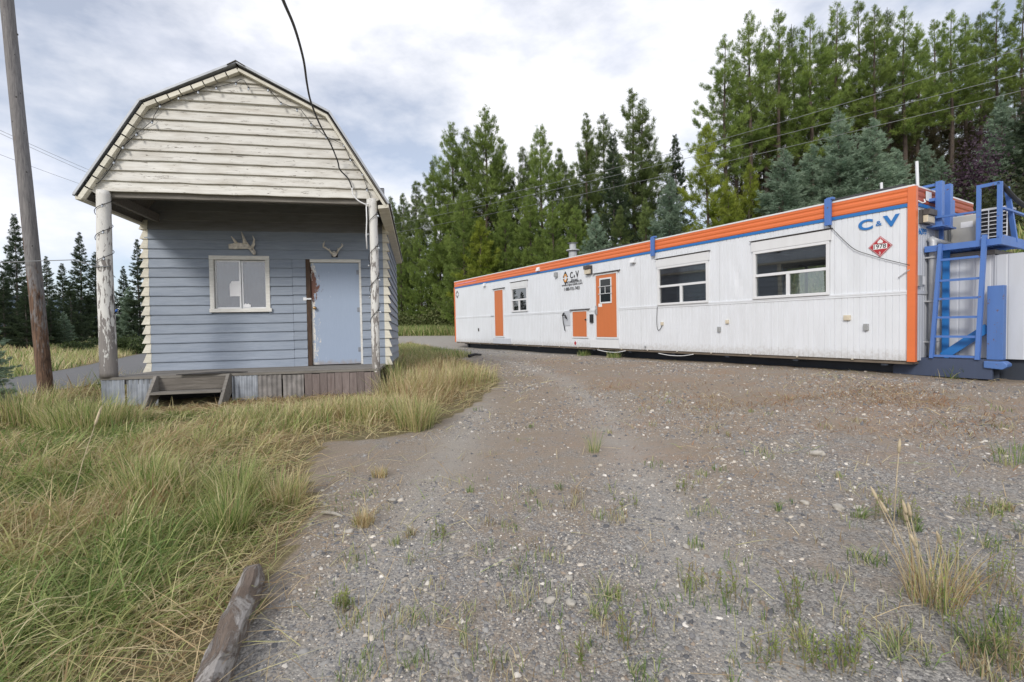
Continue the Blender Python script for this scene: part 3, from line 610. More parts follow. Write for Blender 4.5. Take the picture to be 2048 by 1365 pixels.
MAT['skid'] = metal_paint('dark_skid_steel', (0.035, 0.045, 0.065), 0.6, (0.6, 0.5, 0.4), 0.5)
MAT['frame_white'] = metal_paint('white_window_frame', (0.74, 0.75, 0.76), 0.4, amt=0.2)
MAT['beige'] = plain('beige_plastic', (0.62, 0.55, 0.42), 0.5, 0, 0.08, 12); MAT['grey_box'] = plain('grey_box_metal', (0.36, 0.37, 0.37), 0.5, 0.2, 0.1, 12)
MAT['dark_trim'] = plain('dark_drip_edge', (0.10, 0.09, 0.085), 0.6, 0.3, 0.3, 10)
MAT['inside'] = plain('dim_panelling', (0.16, 0.13, 0.10), 0.7, 0, 0.2, 3); MAT['blind'] = plain('slatted_blind', (0.30, 0.31, 0.32), 0.6, 0, 0.1, 3)
MAT['glass'] = glass('window_glass', (0.80, 0.86, 0.86), 0.06, (0.3, 0.32, 0.34)); MAT['roof_dark'] = plain('dark_roof_membrane', (0.06, 0.06, 0.062), 0.8, 0, 0.3, 2)
MAT['pipe_grey'] = plain('grey_pipe', (0.45, 0.46, 0.47), 0.45, 0.2, 0.12, 8); MAT['black_paint'] = plain('black_lettering', (0.012, 0.012, 0.014), 0.4, 0, 0.1, 8)
MAT['red'] = plain('placard_red', (0.42, 0.025, 0.035), 0.35, 0, 0.1, 8); MAT['white_print'] = plain('white_print', (0.8, 0.8, 0.8), 0.4, 0, 0.04, 8); MAT['gold'] = plain('gold_print', (0.75, 0.33, 0.06), 0.4, 0, 0.1, 8)
MAT['violet'] = plain('sun_faded_pink', (0.60, 0.27, 0.42), 0.5, 0, 0.15, 3)
TL, TW_, THT, ZB, ZS = 18.437, 2.75, 2.95, 2.614, 1.185
trailer = thing('camp_trailer', 'long white ribbed office trailer with orange roof band and blue stripe', 'trailer', MT)
def tx(px, py, y=0.0): q = on_plane(MT, px, py, y); return q.x, q.z
def rect(p, q): (a, b), (c, d) = tx(*p), tx(*q); return min(a, c), max(a, c), min(b, d), max(b, d)
W1 = (-13.02, -11.86, 1.275, 2.225); W2 = (-5.529, -3.979, 1.1955, 2.20); W3 = (-2.845, -1.309, 1.206, 2.237)
OPEN = [(w[0] + 0.03, w[1] - 0.03, w[2] + 0.03, w[3] - 0.03) for w in (W1, W2, W3)]
def dent(x, z):
    return -0.006 * (fbm(x * 0.9, z * 1.1, 5) - 0.5) + 0.016 * np.exp(-((x + 3.18 + 0.28 * (z - 1.6)) / 0.10) ** 2 - ((z - 1.65) / 0.33) ** 2) - 0.010 * np.exp(-((x + 3.32 + 0.2 * (z - 1.6)) / 0.09) ** 2 - ((z - 1.55) / 0.3) ** 2) + 0.012 * np.exp(-((x + 0.98) / 0.13) ** 2 - ((z - 1.75) / 0.28) ** 2)
def ribbed(u0, u1, z0, z1, mat, parent, to3, holes=(), name='wall_panel', per=0.1, dep=0.013, dents=None):
    us = [u0, u1]; k = math.floor(u0 / per)
    while k * per < u1:
        for o in (0, per * 0.84, per * 0.92):
            if u0 < k * per + o < u1: us.append(k * per + o)
        k += 1
    zs = [z0, z1] + list(np.linspace(z0, z1, max(2, int((z1 - z0) / 0.14))))
    for h in holes:
        us += [v for v in h[:2] if u0 < v < u1]; zs += [v for v in h[2:] if z0 < v < z1]
    us = sorted(set(round(v, 4) for v in us)); zs = sorted(set(round(v, 4) for v in zs)); v = []; f = []
    for u in us:
        fr = (u / per) % 1.0; d = dep if 0.90 < fr < 0.95 else 0.0
        for z in zs:
            v.append(to3(u, d + (float(dents(u, z)) if dents else 0.0), z))
    nz = len(zs)
    for i in range(len(us) - 1):
        for j in range(nz - 1):
            cu, cz = (us[i] + us[i + 1]) / 2, (zs[j] + zs[j + 1]) / 2
            if any(h[0] < cu < h[1] and h[2] < cz < h[3] for h in holes): continue
            f.append((i * nz + j, (i + 1) * nz + j, (i + 1) * nz + j + 1, i * nz + j + 1))
    return MB().add(v, f).build(name, mat, parent)
npan = 15; pw = TL / npan
for i in range(npan):
    a, b = -TL + i * pw, -TL + (i + 1) * pw
    ribbed(a, b - 0.002, 0.0, 1.135, MAT['tw'], trailer, lambda u, d, z: (u, d, z), OPEN, dents=dent)
    ribbed(a, b - 0.002, ZS + 0.012, ZB + 0.02, MAT['tw'], trailer, lambda u, d, z: (u, d + 0.004, z), OPEN, dents=dent)
# belt moulding
for i in range(5):
    a, b = -TL + i * TL / 5, -TL + (i + 1) * TL / 5
    if i == 0: b = -14.3
    MB().prism([(0.006, 1.125), (-0.010, 1.133), (-0.010, 1.165), (-0.016, 1.17), (-0.016, 1.20), (0.008, 1.205)], a, b - 0.004, axis=0).build('belt_moulding', MAT['tw'], trailer)
# end wall (faces +x)
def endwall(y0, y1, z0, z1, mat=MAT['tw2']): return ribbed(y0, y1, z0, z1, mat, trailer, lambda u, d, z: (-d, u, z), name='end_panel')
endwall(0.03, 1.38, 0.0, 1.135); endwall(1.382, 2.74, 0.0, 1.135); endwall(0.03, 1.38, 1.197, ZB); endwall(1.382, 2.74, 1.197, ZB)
MB().box(-0.004, 0.012, 0.03, 2.74, 1.137, 1.195).build('belt_moulding', MAT['tw2'], trailer)
# far end, back wall with a window opening, floor, ceiling, roof
MB().box(-TL + 0.002, -TL + 0.05, 0.02, TW_ - 0.06, 0.0, THT - 0.02).build('far_end_wall', MAT['orange_dark'], trailer)
bx0, bx1, bz0, bz1 = -3.70, -2.55, 1.22, 2.12
for (a, b, c, d) in ((-TL + 0.05, bx0, 0, THT - 0.02), (bx1, -0.02, 0, THT - 0.02), (bx0, bx1, 0, bz0), (bx0, bx1, bz1, THT - 0.02)):
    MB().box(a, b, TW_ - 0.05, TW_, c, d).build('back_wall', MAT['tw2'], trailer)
bw = MB().box(bx0, bx0 + 0.05, TW_ - 0.056, TW_ + 0.006, bz0, bz1).box(bx1 - 0.05, bx1, TW_ - 0.056, TW_ + 0.006, bz0, bz1).box(bx0, bx1, TW_ - 0.058, TW_ + 0.008, bz0 - 0.01, bz0 + 0.05).box(bx0, bx1, TW_ - 0.058, TW_ + 0.008, bz1 - 0.05, bz1 + 0.01).box(-3.17, -3.11, TW_ - 0.05, TW_, bz0 + 0.05, bz1 - 0.05).build('back_window', MAT['dark_trim'], trailer)
MB().box(bx0 + 0.04, bx1 - 0.04, TW_ - 0.03, TW_ - 0.026, bz0 + 0.04, bz1 - 0.04).build('pane', MAT['glass'], bw)
ribbed(-TL + 0.06, -0.06, 0.02, 2.5, MAT['inside'], trailer, lambda u, d, z: (u, 0.07, z), OPEN, name='inner_lining', per=1.2)
MB().box(-TL + 0.05, -0.03, 0.03, TW_ - 0.06, -0.06, 0.02).build('floor', MAT['inside'], trailer)
MB().box(-TL + 0.06, -0.07, 0.08, TW_ - 0.06, 2.46, 2.5).build('ceiling', MAT['inside'], trailer)
MB().box(-0.068, -0.03, 0.08, TW_ - 0.06, 0.02, 2.46).build('inner_end', MAT['inside'], trailer)
for x in (-6.4, -9.2): MB().box(x, x + 0.06, 0.09, TW_ - 0.06, 0.02, 2.46).build('partition', MAT['inside'], trailer)
MB().box(-TL - 0.02, 0.0, -0.015, TW_ + 0.02, THT - 0.012, THT + 0.018).build('roof', MAT['frame_white'], trailer)
MB().box(-TL + 0.05, -0.08, 0.06, TW_ - 0.06, THT + 0.02, THT + 0.035).build('roof_membrane', MAT['roof_dark'], trailer)
# orange fascia, ribbed lengthways, with the blue stripe under it
def fprof(o): return [(-0.004 - o, 2.672), (-0.018 - o, 2.690), (-0.019 - o, 2.732), (-0.010 - o, 2.755), (-0.010 - o, 2.77), (-0.019 - o, 2.793), (-0.020 - o, 2.832), (-0.010 - o, 2.853), (-0.010 - o, 2.868), (-0.019 - o, 2.89), (-0.019 - o, 2.93), (-0.006 - o, 2.9365), (0.04, 2.9365), (0.04, 2.672)]
for i in range(6):
    a, b = -TL + i * TL / 6, -TL + (i + 1) * TL / 6 - (0.06 if i == 5 else 0.003)
    o = MB().prism(fprof(0.0), a, b, axis=0).build('fascia_panel', MAT['orange'], trailer)
    MB().box(a, b, -0.014, 0.02, ZB, 2.671).build('stripe', MAT['stripe'], o)
MB().box(-TL + 0.25, -TL + 2.4, -0.0225, -0.0205, 2.795, 2.83).build('faded_patch', MAT['violet'], trailer)
efp = MB().prism([(-p[0], p[1]) for p in fprof(0)], 0.06, 2.70, axis=1).build('fascia_panel', MAT['orange_dark'], trailer); efp['label'] = 'rusty faded orange end of the roof band'
MB().box(-0.02, 0.014, 0.06, 2.70, ZB, 2.671).build('stripe', MAT['stripe'], efp)
MB().prism([(-0.085, -0.03), (0.03, -0.03), (0.03, 0.055), (0.0, 0.055), (0.0, 0.0), (-0.085, 0.0)], -0.012, THT - 0.012, axis=2).build('corner_trim', MAT['orange'], trailer)
MB().prism([(-TL - 0.03, -0.03), (-TL + 0.04, -0.03), (-TL + 0.04, 0.0), (-TL - 0.03, 0.0)], -0.012, 2.66, axis=2).build('corner_trim', MAT['orange'], trailer)
# windows with shutter housings
def twin(w, cols=2, housing=0.22, wide=0.03):
    x0, x1, z0, z1 = w; fw = 0.055; zm = z0 + (z1 - z0) * 0.49; xm = (x0 + x1) / 2 - 0.02
    o = MB().box(x0, x1, -0.035, 0.05, z1 - fw, z1).build('window', MAT['frame_white'], trailer, bevel=0.004)
    MB().box(x0, x0 + fw, -0.034, 0.05, z0 + fw + 0.001, z1 - fw - 0.001).box(x1 - fw, x1, -0.034, 0.05, z0 + fw + 0.001, z1 - fw - 0.001).build('jamb', MAT['frame_white'], o, bevel=0.004)
    MB().box(x0 - 0.005, x1 + 0.005, -0.045, 0.05, z0, z0 + fw).build('sill', MAT['frame_white'], o, bevel=0.004)
    MB().box(x0 + fw, x1 - fw, -0.026, 0.045, zm - 0.028, zm + 0.028).build('transom', MAT['frame_white'], o, bevel=0.003)
    MB().box(xm - 0.035, xm + 0.035, -0.024, 0.045, z0 + fw, zm - 0.029).build('mullion', MAT['frame_white'], o, bevel=0.003)
    for (a, b, c, d, yy) in ((x0 + fw, x1 - fw, zm + 0.028, z1 - fw, 0.012), (x0 + fw, xm - 0.035, z0 + fw, zm - 0.028, 0.02), (xm + 0.035, x1 - fw, z0 + fw, zm - 0.028, 0.005)):
        MB().box(a - 0.004, b + 0.004, yy, yy + 0.004, c - 0.004, d + 0.004).build('pane', MAT['glass'], o)
    hs = MB().prism([(0.0, z1 + 0.004), (-0.04, z1 + 0.004), (-0.05, z1 + housing - 0.02), (0.0, z1 + housing)], x0 - wide, x1 + wide, axis=0).build('shutter_housing', MAT['frame_white'], o)
    MB().box(x0 - wide - 0.03, x1 + wide + 0.03, -0.065, 0.0, z1 + housing + 0.001, z1 + housing + 0.014).build('drip_edge', MAT['dark_trim'], o)
    return o
for w in (W1, W2, W3):
    o = twin(w)
    if w is not W3:
        for k in range(9):
            z = w[2] + 0.12 + k * (w[3] - w[2] - 0.2) / 9
            if w is W2 or k > 3: MB().box(w[0] + 0.08, w[1] - 0.08, 0.075, 0.082, z, z + 0.085).build('blind_slat', MAT['blind'], o)
# doors
def tdoor(r, name, fw=0.05, drip=True):
    x0, x1, z0, z1 = r
    o = MB().box(x0 + fw, x1 - fw, -0.024, 0.004, z0 + fw, z1 - fw).build(name, MAT['door_orange'], trailer, bevel=0.004)
    MB().box(x0, x0 + fw - 0.004, -0.035, 0.004, z0, z1).box(x1 - fw + 0.004, x1, -0.035, 0.004, z0, z1).box(x0 + fw - 0.003, x1 - fw + 0.003, -0.034, 0.004, z1 - fw + 0.004, z1).box(x0 + fw - 0.003, x1 - fw + 0.003, -0.034, 0.004, z0, z0 + fw - 0.004).build('door_frame', MAT['frame_white'], o)
    if drip: MB().prism([(0.0, z1 + 0.045), (-0.075, z1 + 0.02), (-0.075, z1 + 0.01), (0.0, z1 + 0.025)], x0 - 0.09, x1 + 0.09, axis=0).build('drip_edge', MAT['dark_trim'], o)
    return o
FD = rect((988.5, 577), (1009.5, 672)); FD = (FD[0], FD[1], 0.27, 2.27)
tdoor(FD, 'rear_door')
MB().box(FD[0] - 0.15, FD[1] + 0.5, -0.03, 0.0, 0.0, 0.22).build('kick_plate', MAT['tw2'], trailer)
d0, d1 = -8.015, -7.024; dd = tdoor((d0, d1, 0.287, 2.269), 'entrance_door')
vx0, vx1, vz0, vz1 = d0 + 0.26, d0 + 0.70, 1.40, 2.08
vw = MB().box(vx0 - 0.04, vx1 + 0.04, -0.038, -0.0245, vz1, vz1 + 0.045).box(vx0 - 0.04, vx1 + 0.04, -0.038, -0.0245, vz0 - 0.045, vz0).box(vx0 - 0.04, vx0, -0.0378, -0.0245, vz0, vz1).box(vx1, vx1 + 0.04, -0.0378, -0.0245, vz0, vz1).build('door_window', MAT['frame_white'], dd)
MB().box(vx0, vx1, -0.03, -0.0245, vz0, vz1).build('pane', plain('dark_door_glass', (0.015, 0.018, 0.018), 0.05, 0, 0.2, 4), dd)
mbb = MB()
for z in (vz0 + 0.24, vz0 + 0.46): mbb.box(vx0 - 0.08, vx1 + 0.08, -0.062, -0.05, z, z + 0.018)
mbb.box((vx0 + vx1) / 2 - 0.012, (vx0 + vx1) / 2 + 0.012, -0.05, -0.04, vz0 + 0.25, vz0 + 0.46); mbb.build('guard_bar', MAT['alu'], dd)
MB().box(d0 + 0.03, d0 + 0.11, -0.06, -0.036, 1.03, 1.30).tube([(d0 + 0.07, -0.10, 1.06), (d0 + 0.07, -0.11, 1.14), (d0 + 0.07, -0.06, 1.22)], 0.014, 8).build('door_handle', MAT['pipe_grey'], dd)
MB().box(d0 + 0.15, d0 + 0.31, -0.027, -0.0245, 1.26, 1.36).build('notice', MAT['white_print'], dd)
MB().box(d0 - 0.25, d1 + 0.01, -0.028, 0.0, 0.005, 0.255).build('kick_plate', MAT['frame_white'], trailer)
HT = rect((1144.6, 622), (1177, 676.6)); hd = tdoor(HT, 'utility_hatch', 0.045)
MB().tube([(HT[1] - 0.07, -0.024, (HT[2] + HT[3]) / 2 + 0.14), (HT[1] - 0.07, -0.07, (HT[2] + HT[3]) / 2 + 0.14)], 0.025, 10).build('latch', MAT['black'], hd)
# small fittings on the long wall
def fit(name, px, py, w, h, d, mat, y=0.0, bevel=0.006):
    x, z = tx(px, py); return MB().box(x - w / 2, x + w / 2, y - d, y - 0.001, z - h / 2, z + h / 2).build(name, mat, trailer, bevel=bevel)
for p in ((970, 570), (1078, 539), (1267.6, 521.5)):
    x, z = tx(*p); MB().prism([(0.0, z + 0.07), (-0.05, z + 0.07), (-0.10, z - 0.05), (-0.10, z - 0.07), (0.0, z - 0.07)], x - 0.085, x + 0.085, axis=0).build('vent_hood', MAT['frame_white'], trailer)
fit('grey_box', 1113.8, 550, 0.13, 0.16, 0.09, MAT['grey_box'])
def wall_light(parent, x0, x1, z0, z1, end=False):
    f = (lambda a, b, c, d, e, g: MB().box(a, b, -d, -c, e, g)) if not end else (lambda a, b, c, d, e, g: MB().box(c, d, a, b, e, g))
    o = f(x0, x1, 0.001, 0.05, z0, z1).build('wall_light', MAT['dark_trim'], parent)
    f(x0 + 0.01, x1 - 0.01, 0.051, 0.15, z1 - (z1 - z0) * 0.42, z1).build('hood', MAT['dark_trim'], o, bevel=0.006)
    f(x0 + 0.02, x1 - 0.02, 0.051, 0.12, z0 + 0.01, z1 - (z1 - z0) * 0.44).build('lens', MAT['beige'], o, bevel=0.008)
x, z = tx(1179, 541); wall_light(trailer, x - 0.14, x + 0.14, z - 0.13, z + 0.14)
wall_light(trailer, 0.17, 0.50, 2.33, 2.56, True)
for p in ((1325.3, 647.8), (1455.6, 644)): fit('outlet_cover', *p, 0.075, 0.085, 0.045, MAT['beige'])
fit('outlet_cover', 1695.4, 635.9, 0.11, 0.095, 0.045, MAT['beige'])
for p in ((1439.4, 659), (1733.3, 654.6)): fit('junction_box', *p, 0.075, 0.12, 0.05, MAT['grey_box'])
fit('slot_vent', 957.5, 660, 0.10, 0.14, 0.02, MAT['dark_trim']); fit('alarm_switch', 1184.5, 637.4, 0.13, 0.26, 0.06, MAT['black']); fit('meter_plate', 1135, 637, 0.30, 0.50, 0.02, MAT['tw2'])
x, z = tx(1134, 632); MB().tube([(x - 0.12, -0.03, z + 0.10), (x - 0.12, -0.10, z + 0.02), (x + 0.05, -0.12, z + 0.02), (x + 0.10, -0.10, z - 0.10)], 0.025, 8).tube([(x - 0.12, -0.09, z), (x - 0.11, -0.08, z - 0.22), (x - 0.05, -0.06, z - 0.50)], 0.016, 6).build('power_lead', MAT['black'], trailer, smooth=True)
x, z = tx(1292.4, 694); MB().tube([(x, 0, z), (x, -0.08, z), (x, -0.09, z - 0.04)], 0.013, 8).tube([(x - 0.04, -0.05, z + 0.02), (x + 0.04, -0.05, z + 0.02)], 0.008, 6).build('tap', MAT['pipe_grey'], trailer)
# leads hanging on the wall
def wall_line(name, pts, r, mat, y=-0.02):
    P = [Vector((*tx(*p), 0)) for p in pts]; P = smooth_line([(p.x, p.y, 0) for p in P], 6); return MB().tube([(p.x, y, p.y) for p in P], r, 6).build(name, mat, trailer, smooth=True)
wall_line('hanging_lead', [(1652, 447), (1668, 460), (1690, 482), (1712, 500), (1740, 510), (1775, 520), (1821, 531)], 0.006, MAT['black'], -0.03)
wall_line('hanging_lead', [(1316, 614), (1315, 640), (1316, 656), (1319, 661), (1323, 657), (1325, 652)], 0.007, MAT['black'], -0.03)
wall_line('awning_rod', [(1798, 556), (1810, 547), (1821, 540)], 0.008, MAT['pipe_grey'], -0.03)
wall_line('loose_cable', [(1196, 700), (1215, 704), (1235, 705), (1252, 702)], 0.012, MAT['frame_white'], -0.02)
wall_line('loose_cable', [(1318, 707), (1340, 711), (1365, 712), (1388, 709)], 0.010, MAT['frame_white'], -0.02)
# bolts under the skirt edge
for k in range(18): MB().box(-TL + 0.5 + k, -TL + 0.53 + k, -0.012, 0.01, -0.022, -0.001).build('bolt', MAT['beige'], trailer)
# blue lifting brackets
for px in (1309, 1660):
    x, z = tx(px, 440 if px > 1500 else 500)
    MB().box(x - 0.055, x + 0.055, -0.10, -0.04, 2.52, 3.02).box(x - 0.03, x + 0.09, -0.09, -0.0, 3.0, 3.04).build('lifting_bracket', MAT['blue_steel'], trailer, bevel=0.004)
# roof: exhaust cap, hatch lids, vent pipes
q = on_plane(MT, 1146, 512, 0.9); x = q.x
ch = MB().tube([(x, 0.9, THT), (x, 0.9, THT + 0.42)], 0.15, 16).build('roof_vent', MAT['pipe_grey'], trailer, smooth=False)
MB().tube([(x, 0.9, THT + 0.42), (x, 0.9, THT + 0.46)], 0.24, 16).tube([(x, 0.9, THT + 0.46), (x, 0.9, THT + 0.66), (x, 0.9, THT + 0.70)], [0.12, 0.12, 0.2], 16).build('vent_cap', MAT['pipe_grey'], ch)
for (a, b, ya, yb2) in ((-1.35, -0.2, 0.10, 0.9), (-8.2, -6.6, 0.15, 0.7)): MB().box(a, b, ya, yb2, THT + 0.04, THT + 0.085).build('roof_lid', MAT['roof_dark'], trailer)
for (px, py, y, hh) in ((1765, 372, 1.2, 0.45), (1836, 372, 0.9, 0.62)):
    q = on_plane(MT, px, py, y); MB().tube([(q.x, y, THT + 0.02), (q.x - 0.02, y, THT + hh)], 0.025, 8).build('vent_pipe', MAT['frame_white'], trailer)
# end wall: drain pipe, sockets, sticker
MB().tube([(0.05, 0.50, 2.10), (0.09, 0.50, 2.04), (0.09, 0.50, 0.05)], 0.055, 10).tube([(0.09, 0.50, 2.06), (0.10, 0.62, 2.04), (0.10, 1.4, 2.02)], 0.055, 10).build('drain_pipe', MAT['pipe_grey'], trailer, smooth=True)
for z in (0.3, 1.0, 1.75): MB().box(0.0, 0.15, 0.42, 0.58, z, z + 0.025).build('pipe_strap', MAT['pipe_grey'], trailer)
MB().box(0.012, 0.05, 0.06, 0.20, 1.27, 1.45).build('socket_box', MAT['grey_box'], trailer); MB().box(0.012, 0.03, 0.24, 0.38, 1.30, 1.44).build('socket_box', MAT['white_print'], trailer)
MB().box(0.0265, 0.029, 0.38, 0.62, 2.74, 2.90).build('sticker', MAT['white_print'], trailer); MB().box(0.0265, 0.029, 1.0, 1.2, 2.74, 2.87).build('sticker', MAT['white_print'], trailer)
MB().tube([(0.02, 0.06, 2.70), (0.06, 0.14, 2.66), (0.07, 0.22, 2.68), (0.04, 0.27, 2.74)], 0.010, 6).build('loose_cable', MAT['white_print'], trailer)
# skid runners
for y in (0.42, 2.3):
    o = MB().box(-TL + 0.7, 0.95, y, y + 0.02, -0.42, -0.02).box(-TL + 0.7, 0.95, y - 0.07, y + 0.09, -0.02, 0.0 - 0.002).box(-TL + 0.7, 0.95, y - 0.07, y + 0.09, -0.44, -0.42).build('skid_runner', MAT['skid'], trailer)
    MB().prism([(-TL + 0.7, -0.02), (-TL + 0.45, -0.02), (-TL + 0.55, -0.16), (-TL + 0.7, -0.42)], y - 0.06, y + 0.08).build('runner_nose', MAT['skid'], o)
for k in range(12): MB().box(-TL + 0.9 + k * 1.55, -TL + 1.0 + k * 1.55, 0.05, 2.68, -0.10, -0.065).build('cross_member', MAT['skid'], trailer)
# ---- lettering and marks
def letters(name, curve, parent):
    tmp = bpy.data.objects.new('tmp', curve); COL.objects.link(tmp); bpy.context.view_layer.update()
    me = bpy.data.meshes.new_from_object(tmp); me.name = name; bpy.data.objects.remove(tmp)
    return link(name, me, parent)
def text(body, px0, px1, pyb, mat, parent, h=None, bold=0.0, y=-0.008, name='lettering', shear=0.0):
    (xa, z), (xb, _) = tx(px0, pyb), tx(px1, pyb); c = bpy.data.curves.new(name, 'FONT'); c.body = body; c.size = 1.0; c.offset = bold; c.extrude = 0.002; c.shear = shear; c.materials.append(mat)
    o = letters(name, c, parent); co = [v.co for v in o.data.vertices]; minx = min(p.x for p in co); miny = min(p.y for p in co)
    w = max(p.x for p in co) - minx; hh = max(p.y for p in co) - miny
    sx = (xb - xa) / w; sy = (h / hh) if h else sx
    o.rotation_euler = (math.pi / 2, 0, 0); o.scale = (sx, sy, 1); o.location = (xa - minx * sx, y, z - miny * sy); return o
text('C', 1717, 1746, 463, MAT['stripe'], trailer, 0.19, 0.035); text('&', 1752, 1764, 453, MAT['stripe'], trailer, 0.085, 0.006); text('V', 1766, 1800, 456, MAT['stripe'], trailer, 0.20, 0.04)
text('C', 1140.5, 1146, 557.5, MAT['black_paint'], trailer, 0.21, 0.02); text('&', 1147.5, 1150.5, 555.5, MAT['black_paint'], trailer, 0.09); text('V', 1151.5, 1158, 556, MAT['black_paint'], trailer, 0.22, 0.02)
text('PORTABLE', 1142.5, 1156, 563.5, MAT['black_paint'], trailer, 0.07, 0.0); text('ACCOMMODATIONS LTD.', 1133.5, 1164, 567.8, MAT['black_paint'], trailer, 0.07, 0.0)
text('www.cvportable.com', 1124, 1165, 575.5, MAT['black_paint'], trailer, 0.11, 0.0); text('1-888-935-7483', 1129, 1159.5, 582.6, MAT['black_paint'], trailer, 0.11, 0.0)
def mark(x, z, w, h, full=True):
    """split diamond with a ring inside"""
    o = None; y = -0.006
    for s in (1, -1):
        pts = [(-w, 0.10 * h * s), (0, h * s), (w, 0.10 * h * s), (0.62 * w, 0.10 * h * s), (0.42 * w, 0.42 * h * s), (0, 0.58 * h * s), (-0.42 * w, 0.42 * h * s), (-0.62 * w, 0.10 * h * s)]
        m_ = MB().prism([(x + a, z + b) for a, b in pts], y - 0.002, y).build('company_mark' if o is None else 'lower_half', MAT['black_paint'], trailer if o is None else o); o = o or m_
        if full:
            r = [(x + 0.60 * w * math.cos(a), z + s * 0.56 * h * math.sin(a) + s * 0.03 * h) for a in np.linspace(0.12, math.pi - 0.12, 12)] + [(x + 0.36 * w * math.cos(a), z + s * 0.34 * h * math.sin(a) + s * 0.03 * h) for a in np.linspace(math.pi - 0.12, 0.12, 12)]
            MB().prism(r, y - 0.004, y - 0.0025).build('ring_half', MAT['gold'], o)
x, z = tx(1131, 556.6); mark(x, z, 0.145, 0.235); x, z = tx(914.6, 589.3); mark(x, z, 0.17, 0.19, False)
x, z = tx(1150.7, 686.6); MB().prism([(x - 0.06, z), (x, z + 0.08), (x + 0.06, z), (x, z - 0.08)], -0.006, -0.003).build('small_placard', MAT['red'], trailer)
x, z = tx(1761, 493.5); D = 0.183
def dia(k, y, mat, name, par): return MB().prism([(x - D * k, z), (x, z - D * k), (x + D * k, z), (x, z + D * k)], y - 0.0015, y).build(name, mat, par)
pk = dia(1.0, -0.007, MAT['red'], 'hazard_placard', trailer); dia(0.93, -0.0095, MAT['white_print'], 'white_border', pk); dia(0.89, -0.012, MAT['red'], 'red_field', pk)
MB().box(x - 0.105, x + 0.105, -0.0155, -0.0135, z - 0.045, z + 0.045).build('number_panel', MAT['white_print'], pk)
fl = [(0, 0.062), (0.035, 0.062), (0.05, 0.085), (0.042, 0.105), (0.03, 0.095), (0.034, 0.125), (0.015, 0.115), (0.008, 0.15), (-0.008, 0.12), (-0.022, 0.135), (-0.02, 0.105), (-0.042, 0.112), (-0.036, 0.09), (-0.05, 0.08), (-0.035, 0.062)]
MB().prism([(x + a * 0.9, z + b * 0.95) for a, b in fl], -0.0155, -0.0135).build('flame_symbol', MAT['white_print'], pk)
text('1978', 1748.5, 1773, 499, MAT['black_paint'], pk, 0.075, 0.004, -0.0175); text('2', 1758.2, 1762.2, 509.5, MAT['white_print'], pk, 0.045, 0.01, -0.0145)
c = bpy.data.curves.new('unit_number', 'FONT'); c.body = '6088'; c.size = 0.165; c.offset = 0.004; c.extrude = 0.001; c.materials.append(MAT['stripe'])
o = letters('unit_number', c, trailer); o.rotation_euler = (math.pi / 2, 0, math.pi / 2); o.location = (0.004, 0.17, 2.155); o.scale = (0.98, 0.9, 1)
# ================================================================== LOW UTILITY UNIT, PLATFORM, LADDER
unit = thing('utility_unit', 'low pale grey panelled unit behind the blue ladder at right', 'utility unit', MT)
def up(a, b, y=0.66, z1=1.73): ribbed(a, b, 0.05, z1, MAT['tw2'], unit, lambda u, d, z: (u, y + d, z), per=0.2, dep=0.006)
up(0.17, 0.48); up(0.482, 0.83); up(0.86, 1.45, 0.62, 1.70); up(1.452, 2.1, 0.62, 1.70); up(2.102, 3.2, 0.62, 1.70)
MB().box(0.17, 3.2, 0.72, 2.7, 0.05, 1.72).build('core', MAT['tw2'], unit); MB().box(0.832, 0.858, 0.63, 0.72, 0.05, 1.705).build('panel_seam', MAT['tw2'], unit)
MB().box(0.15, 0.84, 0.60, 2.75, 1.735, 1.80).build('roof_edge', MAT['grey_wood'], unit)
MB().box(0.05, 0.168, 0.66, 0.70, 0.05, 1.75).build('filler_strip', MAT['tw2'], unit); MB().box(0.17, 3.2, 0.70, 2.6, -0.45, 0.048).build('base', MAT['skid'], unit)
# skid end with upright post
sk = thing('skid_end', 'chipped blue steel upright post on the dark skid end by the ladder', 'skid post', MT)
MB().box(-0.4, 0.90, 0.30, 0.36, -0.26, 0.03).box(-0.4, 0.98, 0.30, 0.62, 0.03, 0.045).build('skid_beam', metal_paint('dull_blue_skid', (0.055, 0.075, 0.13), 0.6, (0.6, 0.55, 0.5), 0.5), sk)
MB().box(0.80, 0.99, 0.42, 0.44, 0.047, 1.215).box(0.975, 0.99, 0.441, 0.56, 0.047, 1.215).box(0.80, 0.815, 0.441, 0.56, 0.047, 1.215).build('upright_post', MAT['blue_chipped'], sk, bevel=0.004)
MB().prism([(0.805, 0.028), (1.03, 0.028), (1.075, -0.01), (1.075, -0.05), (1.02, -0.095), (0.805, -0.08)], 0.26, 0.50).build('skid_nose', MAT['blue_chipped'], sk, bevel=0.012)
MB().bar((0.24, 0.50, 0.07), (0.80, 0.50, 0.56), 0.04, 0.13).build('diagonal_brace', MAT['stripe'], sk)
MB().box(0.20, 0.29, 0.56, 0.60, 0.047, 1.93).build('support_leg', MAT['stripe'], sk)
